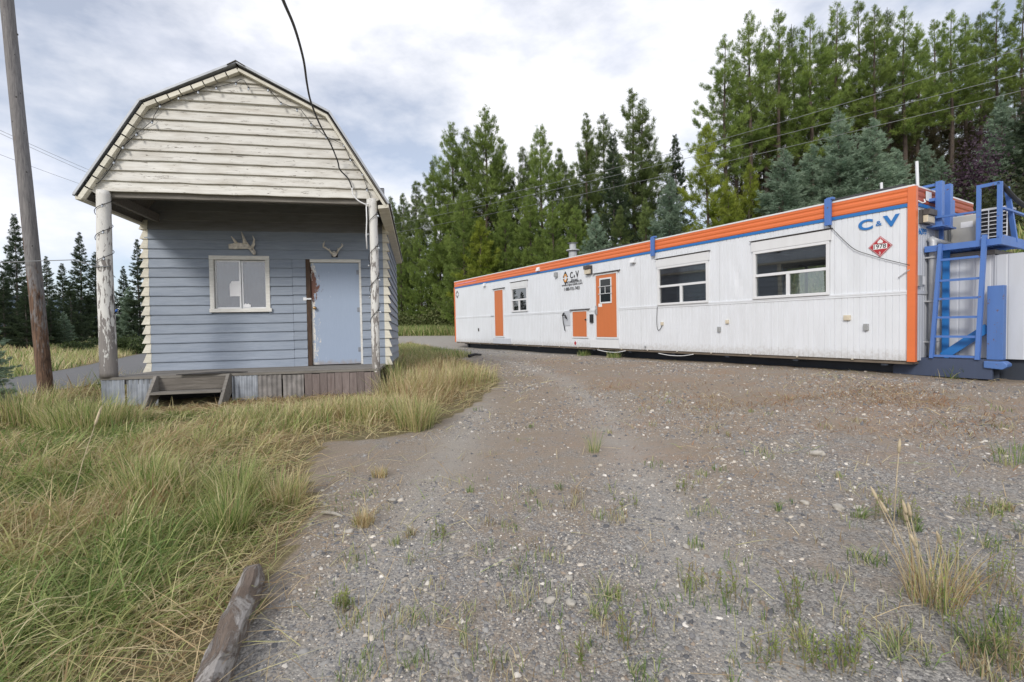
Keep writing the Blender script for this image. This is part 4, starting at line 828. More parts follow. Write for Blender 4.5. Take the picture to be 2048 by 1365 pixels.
# platform
pf = thing('access_platform', 'blue steel grating platform with guard rails above the ladder', 'platform', MT)
PZ = 1.94
MB().box(0.02, 0.97, 0.36, 0.40, PZ - 0.09, PZ + 0.01).build('edge_beam', MAT['blue_steel'], pf); MB().box(0.93, 0.97, 0.402, 1.9, PZ - 0.09, PZ + 0.06).build('edge_beam', MAT['blue_steel'], pf); MB().box(0.02, 0.06, 0.402, 1.9, PZ - 0.09, PZ + 0.01).build('edge_beam', MAT['blue_steel'], pf)
for k in range(30): MB().box(0.062, 0.928, 0.42 + k * 0.05, 0.43 + k * 0.05, PZ - 0.045, PZ - 0.01).build('grating_bar', MAT['blue_steel'], pf)
for k in range(5): MB().box(0.16 + k * 0.17, 0.168 + k * 0.17, 0.402, 1.89, PZ - 0.06, PZ - 0.046).build('grating_bar', MAT['blue_steel'], pf)
def rail(a, b, w=0.045, d=0.03, name='rail'): return MB().bar(a, b, w, d).build(name, MAT['blue_steel'], pf)
rail((0.68, 0.46, PZ - 0.1), (0.68, 0.46, 2.82), 0.05, 0.05, 'rail_post'); rail((0.925, 0.46, PZ - 0.02), (0.925, 0.46, 2.83), 0.06, 0.04, 'rail_post'); rail((0.655, 0.46, 2.81), (0.925, 0.46, 2.815), 0.04, 0.05)
rail((0.95, 1.15, PZ), (0.91, 0.85, 2.8), 0.06, 0.04, 'rail_post'); rail((0.95, 1.85, PZ), (0.95, 1.85, 2.8), 0.05, 0.05, 'rail_post'); rail((0.95, 0.5, 2.42), (0.95, 1.85, 2.42)); rail((0.12, 0.52, 2.44), (0.66, 0.47, 2.42)); rail((0.08, 0.9, PZ), (0.08, 0.9, 2.45), 0.06, 0.04, 'rail_post'); rail((0.08, 0.9, 2.44), (0.12, 0.52, 2.44))
MB().tube([(0.93, 0.49, 2.80), (0.95, 0.7, 2.72), (0.97, 1.0, 2.62), (0.97, 1.5, 2.56), (0.97, 1.85, 2.6)], 0.035, 8).build('cable_hose', MAT['black'], pf, smooth=True)
# ladder
ld = thing('ladder', 'blue steel ladder leaning against the platform edge', 'ladder', MT)
MB().bar((0.145, 0.30, 0.045), (0.245, 0.34, 1.96), 0.05, 0.07, (0, 1, 0)).build('side_rail', MAT['blue_steel'], ld); MB().bar((0.725, 0.30, 0.045), (0.785, 0.34, 2.02), 0.055, 0.07, (0, 1, 0)).build('side_rail', MAT['blue_steel'], ld)
for z in (0.085, 0.41, 0.73, 1.04, 1.345, 1.69): MB().box(0.165 + 0.05 * z / 2, 0.71 + 0.03 * z / 2, 0.29 + 0.02 * z, 0.35 + 0.02 * z, z - 0.018, z + 0.018).build('rung', MAT['blue_steel'], ld)
# guard brackets hung on the end wall
gd = thing('roof_guard', 'blue steel guard frame hung on the trailer end near the roof edge', 'guard frame', MT)
def ew(px, py, x=0.13): q = on_plane(MT, px, py, x, 0); return q.y, q.z
ya, z_t = ew(1878, 364); yb_, z_b = ew(1878, 452)
yc, _z = ew(1895, 372)
for y in (ya, yc): MB().box(0.10, 0.19, y - 0.06, y + 0.06, z_b, z_t).build('upright', MAT['blue_steel'], gd, bevel=0.003)
MB().box(0.0, 0.22, ya - 0.12, yc + 0.12, z_b - 0.03, z_b - 0.002).build('lower_arm', MAT['blue_steel'], gd)
for y in (ya, yc): MB().box(-0.7, 0.099, y - 0.02, y + 0.02, z_t - 0.06, z_t - 0.02).build('top_rail', MAT['blue_steel'], gd)
MB().box(0.02, 0.10, ya - 0.1, yc + 0.1, z_b + 0.42, z_b + 0.47).build('cross_bar', MAT['blue_steel'], gd)
yd, zd1 = ew(1908, 400); _, zd0 = ew(1908, 443); MB().box(0.04, 0.12, yd - 0.08, yd + 0.08, zd0, zd1).build('upright', MAT['blue_steel'], gd)
# units standing on the platform
ac = thing('equipment_box', 'beige metal equipment box beside the trailer end, above the ladder', 'equipment box', MT)
MB().box(0.10, 0.50, 1.25, 1.75, PZ + 0.08, PZ + 0.58).build('cabinet', plain('beige_cabinet', (0.50, 0.49, 0.45), 0.5, 0.1, 0.1, 4), ac, bevel=0.02); MB().box(0.12, 0.16, 1.3, 1.7, PZ - 0.008, PZ + 0.08).box(0.44, 0.48, 1.3, 1.7, PZ - 0.008, PZ + 0.08).build('foot', MAT['black'], ac)
MB().box(0.24, 0.40, 1.245, 1.2495, PZ + 0.36, PZ + 0.46).build('rating_label', MAT['white_print'], ac)
cn = thing('condenser_unit', 'condenser with a white wire guard on the blue platform', 'condenser', MT)
CX0, CX1, CY0, CY1 = 0.56, 0.90, 0.95, 1.35
MB().box(CX0, CX1, CY0 + 0.03, CY1, PZ, PZ + 0.55).build('cabinet', plain('dark_coil', (0.03, 0.03, 0.032), 0.6, 0.3, 0.3, 40), cn); MB().box(CX0 - 0.01, CX1 + 0.01, CY0, CY1 + 0.01, PZ + 0.552, PZ + 0.585).build('lid', MAT['frame_white'], cn)
for k in range(8): MB().box(CX0, CX1, CY0 + 0.004, CY0 + 0.014, PZ + 0.04 + k * 0.065, PZ + 0.052 + k * 0.065).build('guard_wire', MAT['frame_white'], cn)
for k in range(4): MB().box(CX0 + k * 0.11, CX0 + 0.012 + k * 0.11, CY0 - 0.008, CY0 + 0.002, PZ + 0.0, PZ + 0.55).build('guard_wire', MAT['frame_white'], cn)
# ================================================================== TREES
MAT['bark'] = wood('conifer_bark', (0.055, 0.042, 0.034), (0.17, 0.13, 0.105), (6, 6, 1.2), 0.95)
MAT['bark_grey'] = wood('grey_bark', (0.075, 0.065, 0.058), (0.20, 0.18, 0.16), (6, 6, 1.2), 0.95)
MAT['needles'] = coloured('conifer_needles', 0.26, 0.55, rnd=0.14)
def conifer(seed, Ht, cb, R, style, col, col2, dense=1.0, dead=True, lean=0.0, twin=False):
    """returns (trunk mesh, crown mesh); crown is made of thousands of needle sprays set along real limbs"""
    r = np.random.default_rng(seed); mbt = MB(); tv = []; tc = []
    rt = 0.010 * Ht + 0.03
    def trunk(dx, dy, hh):
        n = 14; ph = r.uniform(0, 6, 2)
        pts = [(dx + lean * (i / n) ** 2 + 0.05 * math.sin(i * 0.7 + ph[0]), dy + 0.05 * math.sin(i * 0.6 + ph[1]), -0.6 + (hh + 0.6) * i / n) for i in range(n + 1)]
        mbt.tube(pts, [max(0.012, rt * (1 - i / n) ** 0.8) for i in range(n + 1)], 7)
    trunk(0, 0, Ht)
    stems = [(0.0, 0.0, Ht)]
    if twin: trunk(0.55, 0.1, Ht * 0.94); stems.append((0.55, 0.1, Ht * 0.94))
    for (sx, sy, hh) in stems:
        z = cb; up = style == 'pine'
        while z < hh - 0.15:
            u = (hh - z) / max(hh - cb, 0.1)      # 0 top, 1 crown base
            if style == 'pine': prof = min(1.0, 0.035 + 1.22 * u ** 0.82) * (1.0 - 0.25 * max(0, u - 0.7) / 0.3)
            else: prof = 0.05 + 0.95 * u ** 0.85
            nb = int(round((4.6 if up else 6.5) * dense * (0.75 + 0.5 * r.random())))
            for k in range(max(2, nb)):
                L = R * prof * r.uniform(0.55, 1.18)
                if L < 0.07: L = 0.07
                az = r.uniform(0, 2 * math.pi); ca, sa = math.cos(az), math.sin(az)
                if up: e0 = math.radians(r.uniform(-18, 18) + 38 * (1 - u)); bend = math.radians(r.uniform(20, 55))
                else: e0 = math.radians(r.uniform(-22, 0) + 42 * (1 - u) ** 1.6); bend = math.radians(r.uniform(6, 26))
                ns = 5; pts = [np.array([sx, sy, z + r.uniform(-0.15, 0.15)])]; dirs = []
                for q in range(ns):
                    e = e0 + bend * (q / (ns - 1)) ** 1.5; d = np.array([ca * math.cos(e), sa * math.cos(e), math.sin(e)]); dirs.append(d); pts.append(pts[-1] + d * L / ns)
                mbt.tube([tuple(p) for p in pts[:-1]], [max(0.006, 0.014 * (L / 1.5) * (1 - q / ns)) for q in range(ns)], 3, cap=False)
                pts = np.array(pts); dirs = np.array(dirs)
                step = 0.105 if up else 0.080
                nn = max(3, int(L * 0.86 / step)); t = r.uniform(0.12 if not up else 0.20, 1.0, nn); t[0] = 1.0
                seg = np.minimum((t * ns).astype(int), ns - 1); fr = t * ns - seg
                base = pts[seg] + (pts[seg + 1] - pts[seg]) * fr[:, None]; dd = dirs[seg]
                side = np.array([-sa, ca, 0.0]); wd = (0.42 if up else 0.50) * L * (1.05 - t) * 0.75 + 0.05
                off = r.uniform(-1, 1, nn) * wd
                c0 = base + side[None] * off[:, None] + dd * (np.abs(off)[:, None] * 0.35); c0[:, 2] += r.normal(0, 0.05, nn) - (0.0 if up else np.abs(off) * 0.18)
                m = 24 if up else 17
                C = np.repeat(c0, m, 0) + r.normal(0, 0.06 if up else 0.045, (nn * m, 3)); Dv = np.repeat(dd + side[None] * (np.sign(off) * 0.7)[:, None], m, 0)
                J = r.normal(0, 0.75 if up else 0.55, C.shape)
                if up: J[:, 2] += 0.55
                else: J[:, 2] *= 0.7
                Dn = Dv + J; Dn /= np.linalg.norm(Dn, axis=1)[:, None]
                ln = (r.uniform(0.15, 0.30, len(C)) if up else r.uniform(0.12, 0.26, len(C))) * min(1.0, 0.45 + 2.2 * u); wv = np.cross(Dn, r.normal(0, 1, C.shape)); wv /= np.linalg.norm(wv, axis=1)[:, None] + 1e-6
                w = (0.0125 if up else 0.018)
                tri = np.stack([C - wv * w, C + wv * w, C + Dn * ln[:, None]], 1).reshape(-1, 3); tv.append(tri)
                mixf = np.clip(r.normal(0.5, 0.25) + 0.25 * (t - 0.5), 0, 1); cc = (np.array(col)[None] * (1 - mixf[:, None]) + np.array(col2)[None] * mixf[:, None]) if np.ndim(mixf) else np.tile(np.array(col) * (1 - mixf) + np.array(col2) * mixf, (nn, 1))
                tc.append(np.repeat(np.repeat(cc, m, 0) * r.uniform(0.8, 1.2, (nn * m, 1)), 3, 0))
            z += r.uniform(0.24, 0.44) if up else r.uniform(0.17, 0.30)
        if dead and cb > 2:
            for k in range(int(cb * 5)):
                z = r.uniform(0.25 * cb, cb * 1.1); az = r.uniform(0, 6.283); L = r.uniform(0.4, 0.62 * R + 0.5); e = r.uniform(-0.5, 0.15); p = Vector((sx, sy, z)); d = Vector((math.cos(az) * math.cos(e), math.sin(az) * math.cos(e), math.sin(e)))
                mbt.tube([p, p + d * L * 0.5 + Vector((0, 0, 0.04)), p + d * L], [0.016, 0.010, 0.004], 3, cap=False)
                for q in range(3):
                    a = p + d * L * r.uniform(0.4, 0.95); mbt.tube([a, a + Vector(r.normal(0, 0.18, 3))], [0.006, 0.003], 3, cap=False)
    V = np.concatenate(tv); Cc = np.clip(np.concatenate(tc), 0, 1)
    return mbt, V, Cc
def tree_meshes(nm, *a, bark='bark', **k):
    mbt, V, Cc = conifer(*a, **k); me = bpy.data.meshes.new(nm + '_trunk'); me.from_pydata(mbt.v, [], mbt.f); me.materials.append(MAT[bark])
    o = fastmesh(nm + '_crown', V, np.arange(len(V)), np.arange(len(V) // 3) * 3, np.full(len(V) // 3, 3), MAT['needles'], cols=Cc); cm = o.data; bpy.data.objects.remove(o)
    return me, cm
G_P = ((0.115, 0.180, 0.042), (0.265, 0.350, 0.085)); G_D = ((0.085, 0.130, 0.042), (0.195, 0.250, 0.080)); G_B = ((0.170, 0.255, 0.175), (0.330, 0.420, 0.305)); G_Y = ((0.130, 0.185, 0.024), (0.29, 0.34, 0.05)); G_F = ((0.032, 0.055, 0.030), (0.085, 0.120, 0.060))
G_BR = ((0.060, 0.052, 0.030), (0.125, 0.115, 0.055))
KINDS = {   # unit heights; each copy is scaled to the height the photograph gives it
    'pine_a': (16.0, tree_meshes('pine_a', 11, 16.0, 6.8, 2.4, 'pine', *G_P, 0.72)), 'pine_b': (17.0, tree_meshes('pine_b', 12, 17.0, 8.2, 2.2, 'pine', *G_P, 0.68)),
    'pine_c': (15.0, tree_meshes('pine_c', 13, 15.0, 5.6, 2.4, 'pine', *G_D, 0.78)), 'pine_t': (15.0, tree_meshes('pine_t', 14, 15.0, 5.0, 2.1, 'pine', *G_D, 0.80, True, 0.0, True)),
    'full_a': (14.0, tree_meshes('full_a', 15, 14.0, 0.6, 3.5, 'pine', *G_P, 1.15, False)), 'full_b': (13.0, tree_meshes('full_b', 16, 13.0, 0.8, 3.0, 'pine', *G_D, 1.05, False)),
    'bright': (9.0, tree_meshes('bright', 17, 9.0, 0.4, 2.1, 'pine', *G_Y, 1.15, False)),
    'spruce': (8.0, tree_meshes('spruce', 18, 8.0, 0.2, 2.5, 'spruce', *G_B, 1.0, False)), 'fir_a': (13.0, tree_meshes('fir_a', 19, 13.0, 0.4, 2.6, 'spruce', *G_F, 0.85, False, bark='bark_grey')), 'fir_b': (14.0, tree_meshes('fir_b', 20, 14.0, 1.6, 2.1, 'spruce', *G_F, 0.75, True, bark='bark_grey')),
    'dead_low': (9.0, tree_meshes('dead_low', 21, 9.0, 0.6, 2.3, 'pine', *G_BR, 0.9, True)),
}
ORD = ['first', 'second', 'third', 'fourth', 'fifth', 'sixth', 'seventh', 'eighth', 'ninth', 'tenth', 'eleventh', 'twelfth', 'thirteenth', 'fourteenth', 'fifteenth', 'sixteenth', 'seventeenth', 'eighteenth', 'nineteenth', 'twentieth', 'twenty-first', 'twenty-second', 'twenty-third', 'twenty-fourth', 'twenty-fifth', 'twenty-sixth', 'twenty-seventh', 'twenty-eighth', 'twenty-ninth', 'thirtieth']
TREE_LOG = []
def plant(kind, px, top, d, name, label, group, wide=1.0):
    p = at_depth(px, top, d); z = h1(p.x, p.y); hu, (tm, cm) = KINDS[kind]; sc = (p.z - z) / hu
    TREE_LOG.append((kind, px, round(p.z - z, 1)))
    rz = random.Random(int(px * 7 + top)).uniform(0, 6.28)
    o = thing(name, label, 'tree', Matrix.Translation((p.x, p.y, z)) @ Matrix.Rotation(rz, 4, 'Z') @ Matrix.Diagonal((sc * wide, sc * wide, sc, 1)), group)
    link('trunk', tm, o); link('crown', cm, o); return o
def row(items, name, fmt, group):
    for i, it in enumerate(sorted(items, key=lambda q: q[1])): plant(*it[:4], name, fmt.format(ORD[i]), group, *(it[4:]))
# tall pines on the hill above the trailer
row([('pine_a', 1448, 72, 33), ('pine_b', 1497, 26, 33), ('pine_b', 1530, 60, 36), ('pine_a', 1556, 21, 34), ('pine_c', 1585, 48, 38), ('pine_a', 1620, 28, 33), ('pine_c', 1645, 60, 38), ('pine_b', 1672, 5, 34), ('pine_a', 1716, 2, 35), ('pine_b', 1748, 12, 33), ('pine_c', 1776, 15, 37), ('pine_a', 1807, 15, 34), ('pine_b', 1835, 49, 36), ('pine_a', 1868, 40, 39), ('pine_a', 1902, 20, 33), ('pine_b', 1931, 28, 35), ('pine_c', 1962, 22, 38), ('pine_a', 1993, -2, 31), ('pine_b', 2045, -14, 29), ('pine_a', 2100, -30, 29), ('pine_b', 1470, 110, 37)],
    'lodgepole_pine', 'tall bare-trunked pine on the hill above the trailer, {} from the left', 'tall pines on the hill above the trailer')
# second row behind them, darker and lower: closes the sky between the trunks
row([('dead_low', 1480, 235, 41), ('dead_low', 1560, 225, 42), ('full_b', 1610, 190, 43), ('dead_low', 1655, 205, 41), ('full_b', 1700, 165, 44), ('dead_low', 1742, 185, 41), ('full_b', 1785, 160, 44), ('dead_low', 1822, 190, 40), ('full_b', 1860, 150, 43), ('dead_low', 1900, 175, 40), ('full_b', 1940, 140, 42), ('dead_low', 1985, 170, 39), ('full_b', 2030, 120, 40), ('dead_low', 1525, 250, 40), ('dead_low', 1690, 240, 38), ('dead_low', 1860, 235, 36), ('dead_low', 1940, 240, 35), ('dead_low', 2040, 210, 34), ('dead_low', 1790, 240, 37)],
    'understory_pine', 'dark brownish pine in the shade behind the hilltop pines, {} from the left', 'shaded pines behind the hilltop row')
# blue spruces just behind the trailer
row([('spruce', 1338, 355, 27, 0.9), ('spruce', 1565, 300, 24, 1.15), ('spruce', 1622, 292, 25, 1.1), ('spruce', 1678, 222, 24, 0.95), ('spruce', 1742, 240, 23.5, 1.05), ('spruce', 1790, 300, 24, 1.2)],
    'blue_spruce', 'dense blue-green spruce just behind the trailer roof, {} from the left', 'blue spruces behind the trailer')
plant('bright', 1412, 250, 27, 'young_pine', 'bright yellow-green young pine, tallest behind the middle of the trailer', 'young bright pines', 0.95)
plant('bright', 1500, 330, 26, 'young_pine', 'smaller bright yellow-green pine beside the leftmost large blue spruces', 'young bright pines')
plant('bright', 1455, 372, 25, 'young_pine', 'low bright young pine between two taller bright pines', 'young bright pines', 1.2)
plant('fir_a', 1350, 272, 33, 'dark_fir', 'thin dark spire left of the bright young pine', None, 0.8)
plant('fir_a', 1226, 268, 31, 'dark_fir', 'narrow dark fir in front of the double-trunked pine', None, 0.85)
plant('pine_t', 1264, 178, 34, 'forked_pine', 'tall double-trunked pine standing clear against the sky', None, 1.15)
plant('spruce', 1850, 282, 25, 'small_spruce', 'small green spruce above the near trailer corner', None, 0.8); plant('spruce', 1882, 315, 24, 'small_spruce', 'smallest spruce above the blue guard frame', None, 1.0)
plant('spruce', 2003, 192, 23, 'small_spruce', 'grey-green spruce rising above the platform rails', None, 0.9); plant('fir_a', 2062, 150, 22, 'dark_fir', 'dark fir at the right edge of the picture', None)
# pines between shed and trailer
row([('full_b', 782, 398, 44), ('full_b', 806, 392, 42), ('full_b', 832, 368, 40), ('pine_c', 866, 316, 38), ('full_a', 905, 245, 37), ('full_b', 935, 262, 40), ('full_a', 969, 212, 36), ('full_b', 1002, 285, 39), ('full_b', 1046, 300, 38), ('full_a', 1080, 250, 36), ('full_b', 1118, 302, 39), ('pine_t', 1172, 228, 38), ('pine_c', 1207, 224, 40), ('full_b', 1143, 335, 36), ('full_b', 1290, 330, 38)],
    'green_pine', 'green pine between shed and double-trunked pine, {} from the left', 'pines between shed and trailer')
row([('full_a', 838, 435, 37, 0.75), ('full_a', 878, 400, 37, 0.85), ('full_a', 925, 385, 32), ('bright', 960, 440, 31, 1.3), ('full_a', 1010, 400, 32), ('full_a', 1060, 385, 31), ('full_a', 1105, 400, 30), ('full_a', 1150, 410, 30), ('spruce', 1190, 432, 29), ('full_b', 1240, 415, 29), ('full_b', 1290, 400, 28), ('full_a', 800, 470, 38, 0.75)],
    'roadside_pine', 'lower full pine in the front rank behind the trailer, {} from the left', 'front rank of pines behind the trailer')
# dark wood on the left
row([('fir_a', -30, 470, 27), ('fir_a', 28, 430, 26, 0.8), ('fir_a', 62, 540, 30, 1.2), ('fir_b', 92, 512, 38), ('fir_a', 124, 528, 40), ('fir_b', 158, 464, 44), ('fir_a', 190, 505, 46), ('fir_a', 140, 565, 34, 1.2), ('fir_b', 246, 532, 56), ('fir_b', 274, 478, 54), ('fir_a', 220, 560, 54), ('fir_a', 300, 545, 58), ('spruce', 128, 625, 31), ('spruce', 258, 575, 54), ('fir_a', 100, 600, 30, 1.3), ('fir_a', 60, 630, 27, 1.3), ('fir_a', 180, 590, 45, 1.3), ('fir_a', 5, 545, 24, 1.2), ('fir_a', 50, 575, 24, 1.3), ('fir_a', 160, 600, 41, 1.3), ('fir_a', 205, 610, 50, 1.3)],
    'dark_fir', 'dark fir in the wood beyond the road at left, {} from the left', 'dark wood beyond the road')
sp0 = plant('spruce', -48, 590, 6.3, 'small_spruce', 'small blue spruce at the left edge, its branch tips reaching into view', None, 0.95)
# ================================================================== SHRUBS
MAT['leaf'] = coloured('shrub_leaves', 0.35, 0.5)
def shrub(name, label, pos, rx, rz, n, col, col2, size=0.06, group=None, seed=1):
    r = np.random.default_rng(seed); o = thing(name, label, 'shrub', Matrix.Translation(pos), group); mb = MB(); cl = r.normal(0, 1, (14, 3)); cl /= np.linalg.norm(cl, axis=1)[:, None]; cl[:, 2] = np.abs(cl[:, 2]); cl *= r.uniform(0.45, 0.9, (14, 1))
    cl = cl * np.array([rx, rx, rz])
    for c in cl: mb.tube([(0, 0, -0.1), (c[0] * 0.4, c[1] * 0.4, c[2] * 0.55), tuple(c)], [0.02, 0.012, 0.005], 4, cap=False)
    mb.build('stem', MAT['bark_grey'], o)
    k = r.integers(0, 14, n); C = cl[k] + r.normal(0, 0.26, (n, 3)) * np.array([rx, rx, rz]); C[:, 2] = np.abs(C[:, 2]) + 0.03
    D = r.normal(0, 1, (n, 3)); D /= np.linalg.norm(D, axis=1)[:, None]; Wv = np.cross(D, r.normal(0, 1, (n, 3))); Wv /= np.linalg.norm(Wv, axis=1)[:, None]
    s = r.uniform(0.6, 1.3, (n, 1)) * size; V = np.stack([C - D * s, C + Wv * s * 0.5, C + D * s, C - Wv * s * 0.5], 1).reshape(-1, 3); f = r.random((n, 1)); cc = np.repeat((np.array(col) * (1 - f) + np.array(col2) * f) * r.uniform(0.75, 1.2, (n, 1)), 4, 0)
    fastmesh('foliage', V, np.arange(4 * n), np.arange(n) * 4, np.full(n, 4), MAT['leaf'], o, cc); return o
def shrub_px(name, label, px, py, d, rx, rz, n, c1, c2, size, group=None, seed=1):
    p = at_depth(px, py, d); return shrub(name, label, (p.x, p.y, h1(p.x, p.y)), rx, rz, n, c1, c2, size, group, seed)
shrub_px('purple_shrub', 'purple-leaved shrub behind the blue guard frame', 1958, 380, 20, 1.0, 3.3, 3600, (0.045, 0.025, 0.04), (0.11, 0.07, 0.10), 0.07, None, 3)
GR1, GR2 = (0.06, 0.095, 0.022), (0.17, 0.21, 0.06)
for i, (px, d, rx, rz) in enumerate(((812, 35.5, 1.2, 1.2), (838, 36, 0.9, 0.9), (876, 35.5, 1.2, 1.5), (897, 35, 1.1, 2.2), (925, 34.5, 1.5, 2.3), (960, 34, 1.5, 2.5))):
    shrub_px('roadside_shrub', 'pale green shrub under the pines beyond the gravel drive, %s from the left' % ORD[i], px, 660, d, rx, rz, 2600, GR1, (0.24, 0.26, 0.11), 0.10, 'shrubs beyond the gravel drive', 20 + i)
for i, (px, d, rx, rz) in enumerate(((146, 27, 0.6, 0.55), (165, 29, 0.5, 0.5), (198, 36, 0.8, 0.7), (243, 30, 0.5, 0.8), (266, 30, 0.7, 1.0), (254, 42, 1.0, 0.8))):
    shrub_px('meadow_shrub', 'low green shrub on the meadow between pole and shed, %s from the left' % ORD[i], px, 690, d, rx, rz, 1500, (0.04, 0.065, 0.022), (0.12, 0.16, 0.06), 0.075, 'shrubs on the meadow', 40 + i)
for i, (px, d, rx, rz) in enumerate(((1560, 22, 1.3, 1.6), (1880, 17.5, 1.5, 1.6), (1935, 17, 1.4, 1.3), (2010, 19, 1.8, 1.8), (2040, 24, 2.0, 3.0), (1900, 26, 2.0, 2.4))):
    shrub_px('bank_shrub', 'dark shrub on the bank behind the trailer, %s from the left' % ORD[i], px, 400, d, rx, rz, 2600, (0.028, 0.036, 0.018), (0.08, 0.095, 0.04), 0.09, 'shrubs on the bank', 60 + i)
# ================================================================== POLE, WIRES, SMALL THINGS
MAT['pole'] = None
pb = ground_at(94, 798); ptop = at_depth(13, 0, pb.y + 0.1); pv = (ptop - pb) ; axis_d = pv.normalized(); LEANK = pv.x / pv.z
def pole_mat():
    m, t, b = newmat('old_pole_wood'); g = noise_node(t, 4, 8, 0.7, (14, 14, 0.7), dist=0.5); w = noise_node(t, 5, 7, 0.65, (3, 3, 0.7)); k = noise_node(t, 26, 3, 0.5, (1, 1, 0.6))
    tcn = t.nodes.new('ShaderNodeTexCoord'); sx = t.nodes.new('ShaderNodeSeparateXYZ'); t.links.new(tcn.outputs['Object'], sx.inputs[0])
    grey = mixc(t, ramp(t, g, [(0.3, 0.0), (0.7, 1.0)]), (0.10, 0.095, 0.10), (0.30, 0.285, 0.275)); brown = mixc(t, ramp(t, g, [(0.36, 0.0), (0.66, 1.0)]), (0.022, 0.014, 0.011), (0.23, 0.135, 0.085))
    mr = t.nodes.new('ShaderNodeMapRange'); t.links.new(sx.outputs[2], mr.inputs[0]); mr.inputs[1].default_value = 0.4; mr.inputs[2].default_value = 3.0; mr.inputs[3].default_value = 0.26; mr.inputs[4].default_value = -0.14
    f = ramp(t, math_(t, 'ADD', w, math_(t, 'SUBTRACT', mr.outputs[0], math_(t, 'MULTIPLY', math_(t, 'SUBTRACT', sx.outputs[0], math_(t, 'MULTIPLY', sx.outputs[2], LEANK)), 0.9))), [(0.50, 0.0), (0.60, 1.0)])
    c = mixc(t, f, grey, brown); c = mixc(t, ramp(t, k, [(0.70, 0.0), (0.74, 1.0)]), c, (0.03, 0.025, 0.022))
    t.links.new(c, b.inputs['Base Color']); b.inputs['Roughness'].default_value = 0.9; bump(t, b, g, 0.8, 0.012); return m
up_ = thing('utility_pole', 'old leaning wooden utility pole with rust-brown weathered base at left', 'utility pole', Matrix.Translation(pb))
n, m_, Lp = 22, 60, 9.2; v = []; f = []
ax = axis_d.cross(Vector((0, 1, 0))).normalized(); ay = axis_d.cross(ax)
for i in range(m_ + 1):
    u = i / m_; c = axis_d * (-0.7 + (Lp + 0.7) * u); rad = 0.100 - 0.018 * u
    for k in range(n):
        a = 2 * math.pi * k / n; q = rad * (1 + 0.02 * math.sin(3 * a + u * 3) + 0.018 * math.sin(7 * a + 2.2 * math.sin(u * 14)) - 0.10 * math.exp(-((a - 4.0 - 0.35 * math.sin(u * 5)) / 0.09) ** 2)); v.append(c + ax * (q * math.cos(a)) + ay * (q * math.sin(a)))
for i in range(m_):
    for k in range(n): f.append((i * n + k, i * n + (k + 1) % n, (i + 1) * n + (k + 1) % n, (i + 1) * n + k))
f.append(tuple(m_ * n + k for k in range(n)))
MB().add(v, f).build('shaft', pole_mat(), up_, smooth=True)
for k in range(9):
    h = 1.1 + k * 0.8 + random.uniform(-0.2, 0.2); a = random.uniform(3.6, 5.8); rr = 0.098 - 0.018 * h / Lp; c = axis_d * h + ax * (rr * math.cos(a)) + ay * (rr * math.sin(a)); dr_ = (ax * math.cos(a) + ay * math.sin(a))
    MB().tube([c - dr_ * 0.01, c + dr_ * 0.012], [0.022, 0.013], 8).build('knot', MAT['bark_grey'], up_, smooth=True)
def wire(name, label, pts, r, mat, sag=0.0, n=24, cat='wire', group=None):
    P = [Vector(p) for p in pts]
    if len(P) == 2: P = [P[0].lerp(P[1], i / n) - Vector((0, 0, sag * 4 * (i / n) * (1 - i / n))) for i in range(n + 1)]
    o = MB().tube(P, r, 6).build(name, mat, smooth=True); return tag(o, label, cat, group)
MAT['wire'] = plain('aluminium_wire', (0.27, 0.28, 0.29), 0.5, 0.3, 0.1, 2); MAT['dull_wire'] = plain('dull_wire', (0.22, 0.22, 0.23), 0.5, 0.4, 0.1, 2)
LO = 'power lines'
for k, (a, b, sg) in enumerate((((2090, 82, 15.5), (770, 428, 37), 0.75), ((2090, 136, 16.5), (770, 452, 37), 0.25), ((2090, 170, 18), (770, 470, 38), 0.25))):
    wire('power_line', ['highest power line crossing in front of the hill pines', 'middle power line crossing in front of the hill pines', 'lowest power line crossing in front of the hill pines'][k], (at_depth(*a), at_depth(*b)), 0.009, MAT['wire'], sg, 40, 'power line', LO)
for k, (a, b) in enumerate((((-30, 247, 40), (230, 362, 62)), ((-30, 253, 41), (230, 369, 63)), ((-30, 298, 42), (230, 392, 64)))):
    wire('power_line', ['upper far power line between pole and shed roof', 'second far power line just under the upper one at left', 'lowest far power line between pole and shed roof'][k], (at_depth(*a), at_depth(*b)), 0.016, MAT['dull_wire'], 0.1, 12, 'power line', 'far power lines at left')
pp = MS @ Vector((-1.985, -0.08, 1.62))
wire('tie_wire', 'thin pale wire from the left tied round the thick porch post', [at_depth(-20, 527, pb.y - 0.12), at_depth(20, 525, pb.y - 0.13), at_depth(48, 523.5, pb.y - 0.125), at_depth(75, 522.5, pb.y - 0.10), at_depth(150, 520, 7.5), tuple(MS @ Vector((-2.10, -0.0, 1.70))), tuple(MS @ Vector((-2.07, -0.07, 1.70))), tuple(MS @ Vector((-1.985, -0.087, 1.69))), tuple(MS @ Vector((-1.88, -0.03, 1.70)))], 0.007, MAT['wire'])
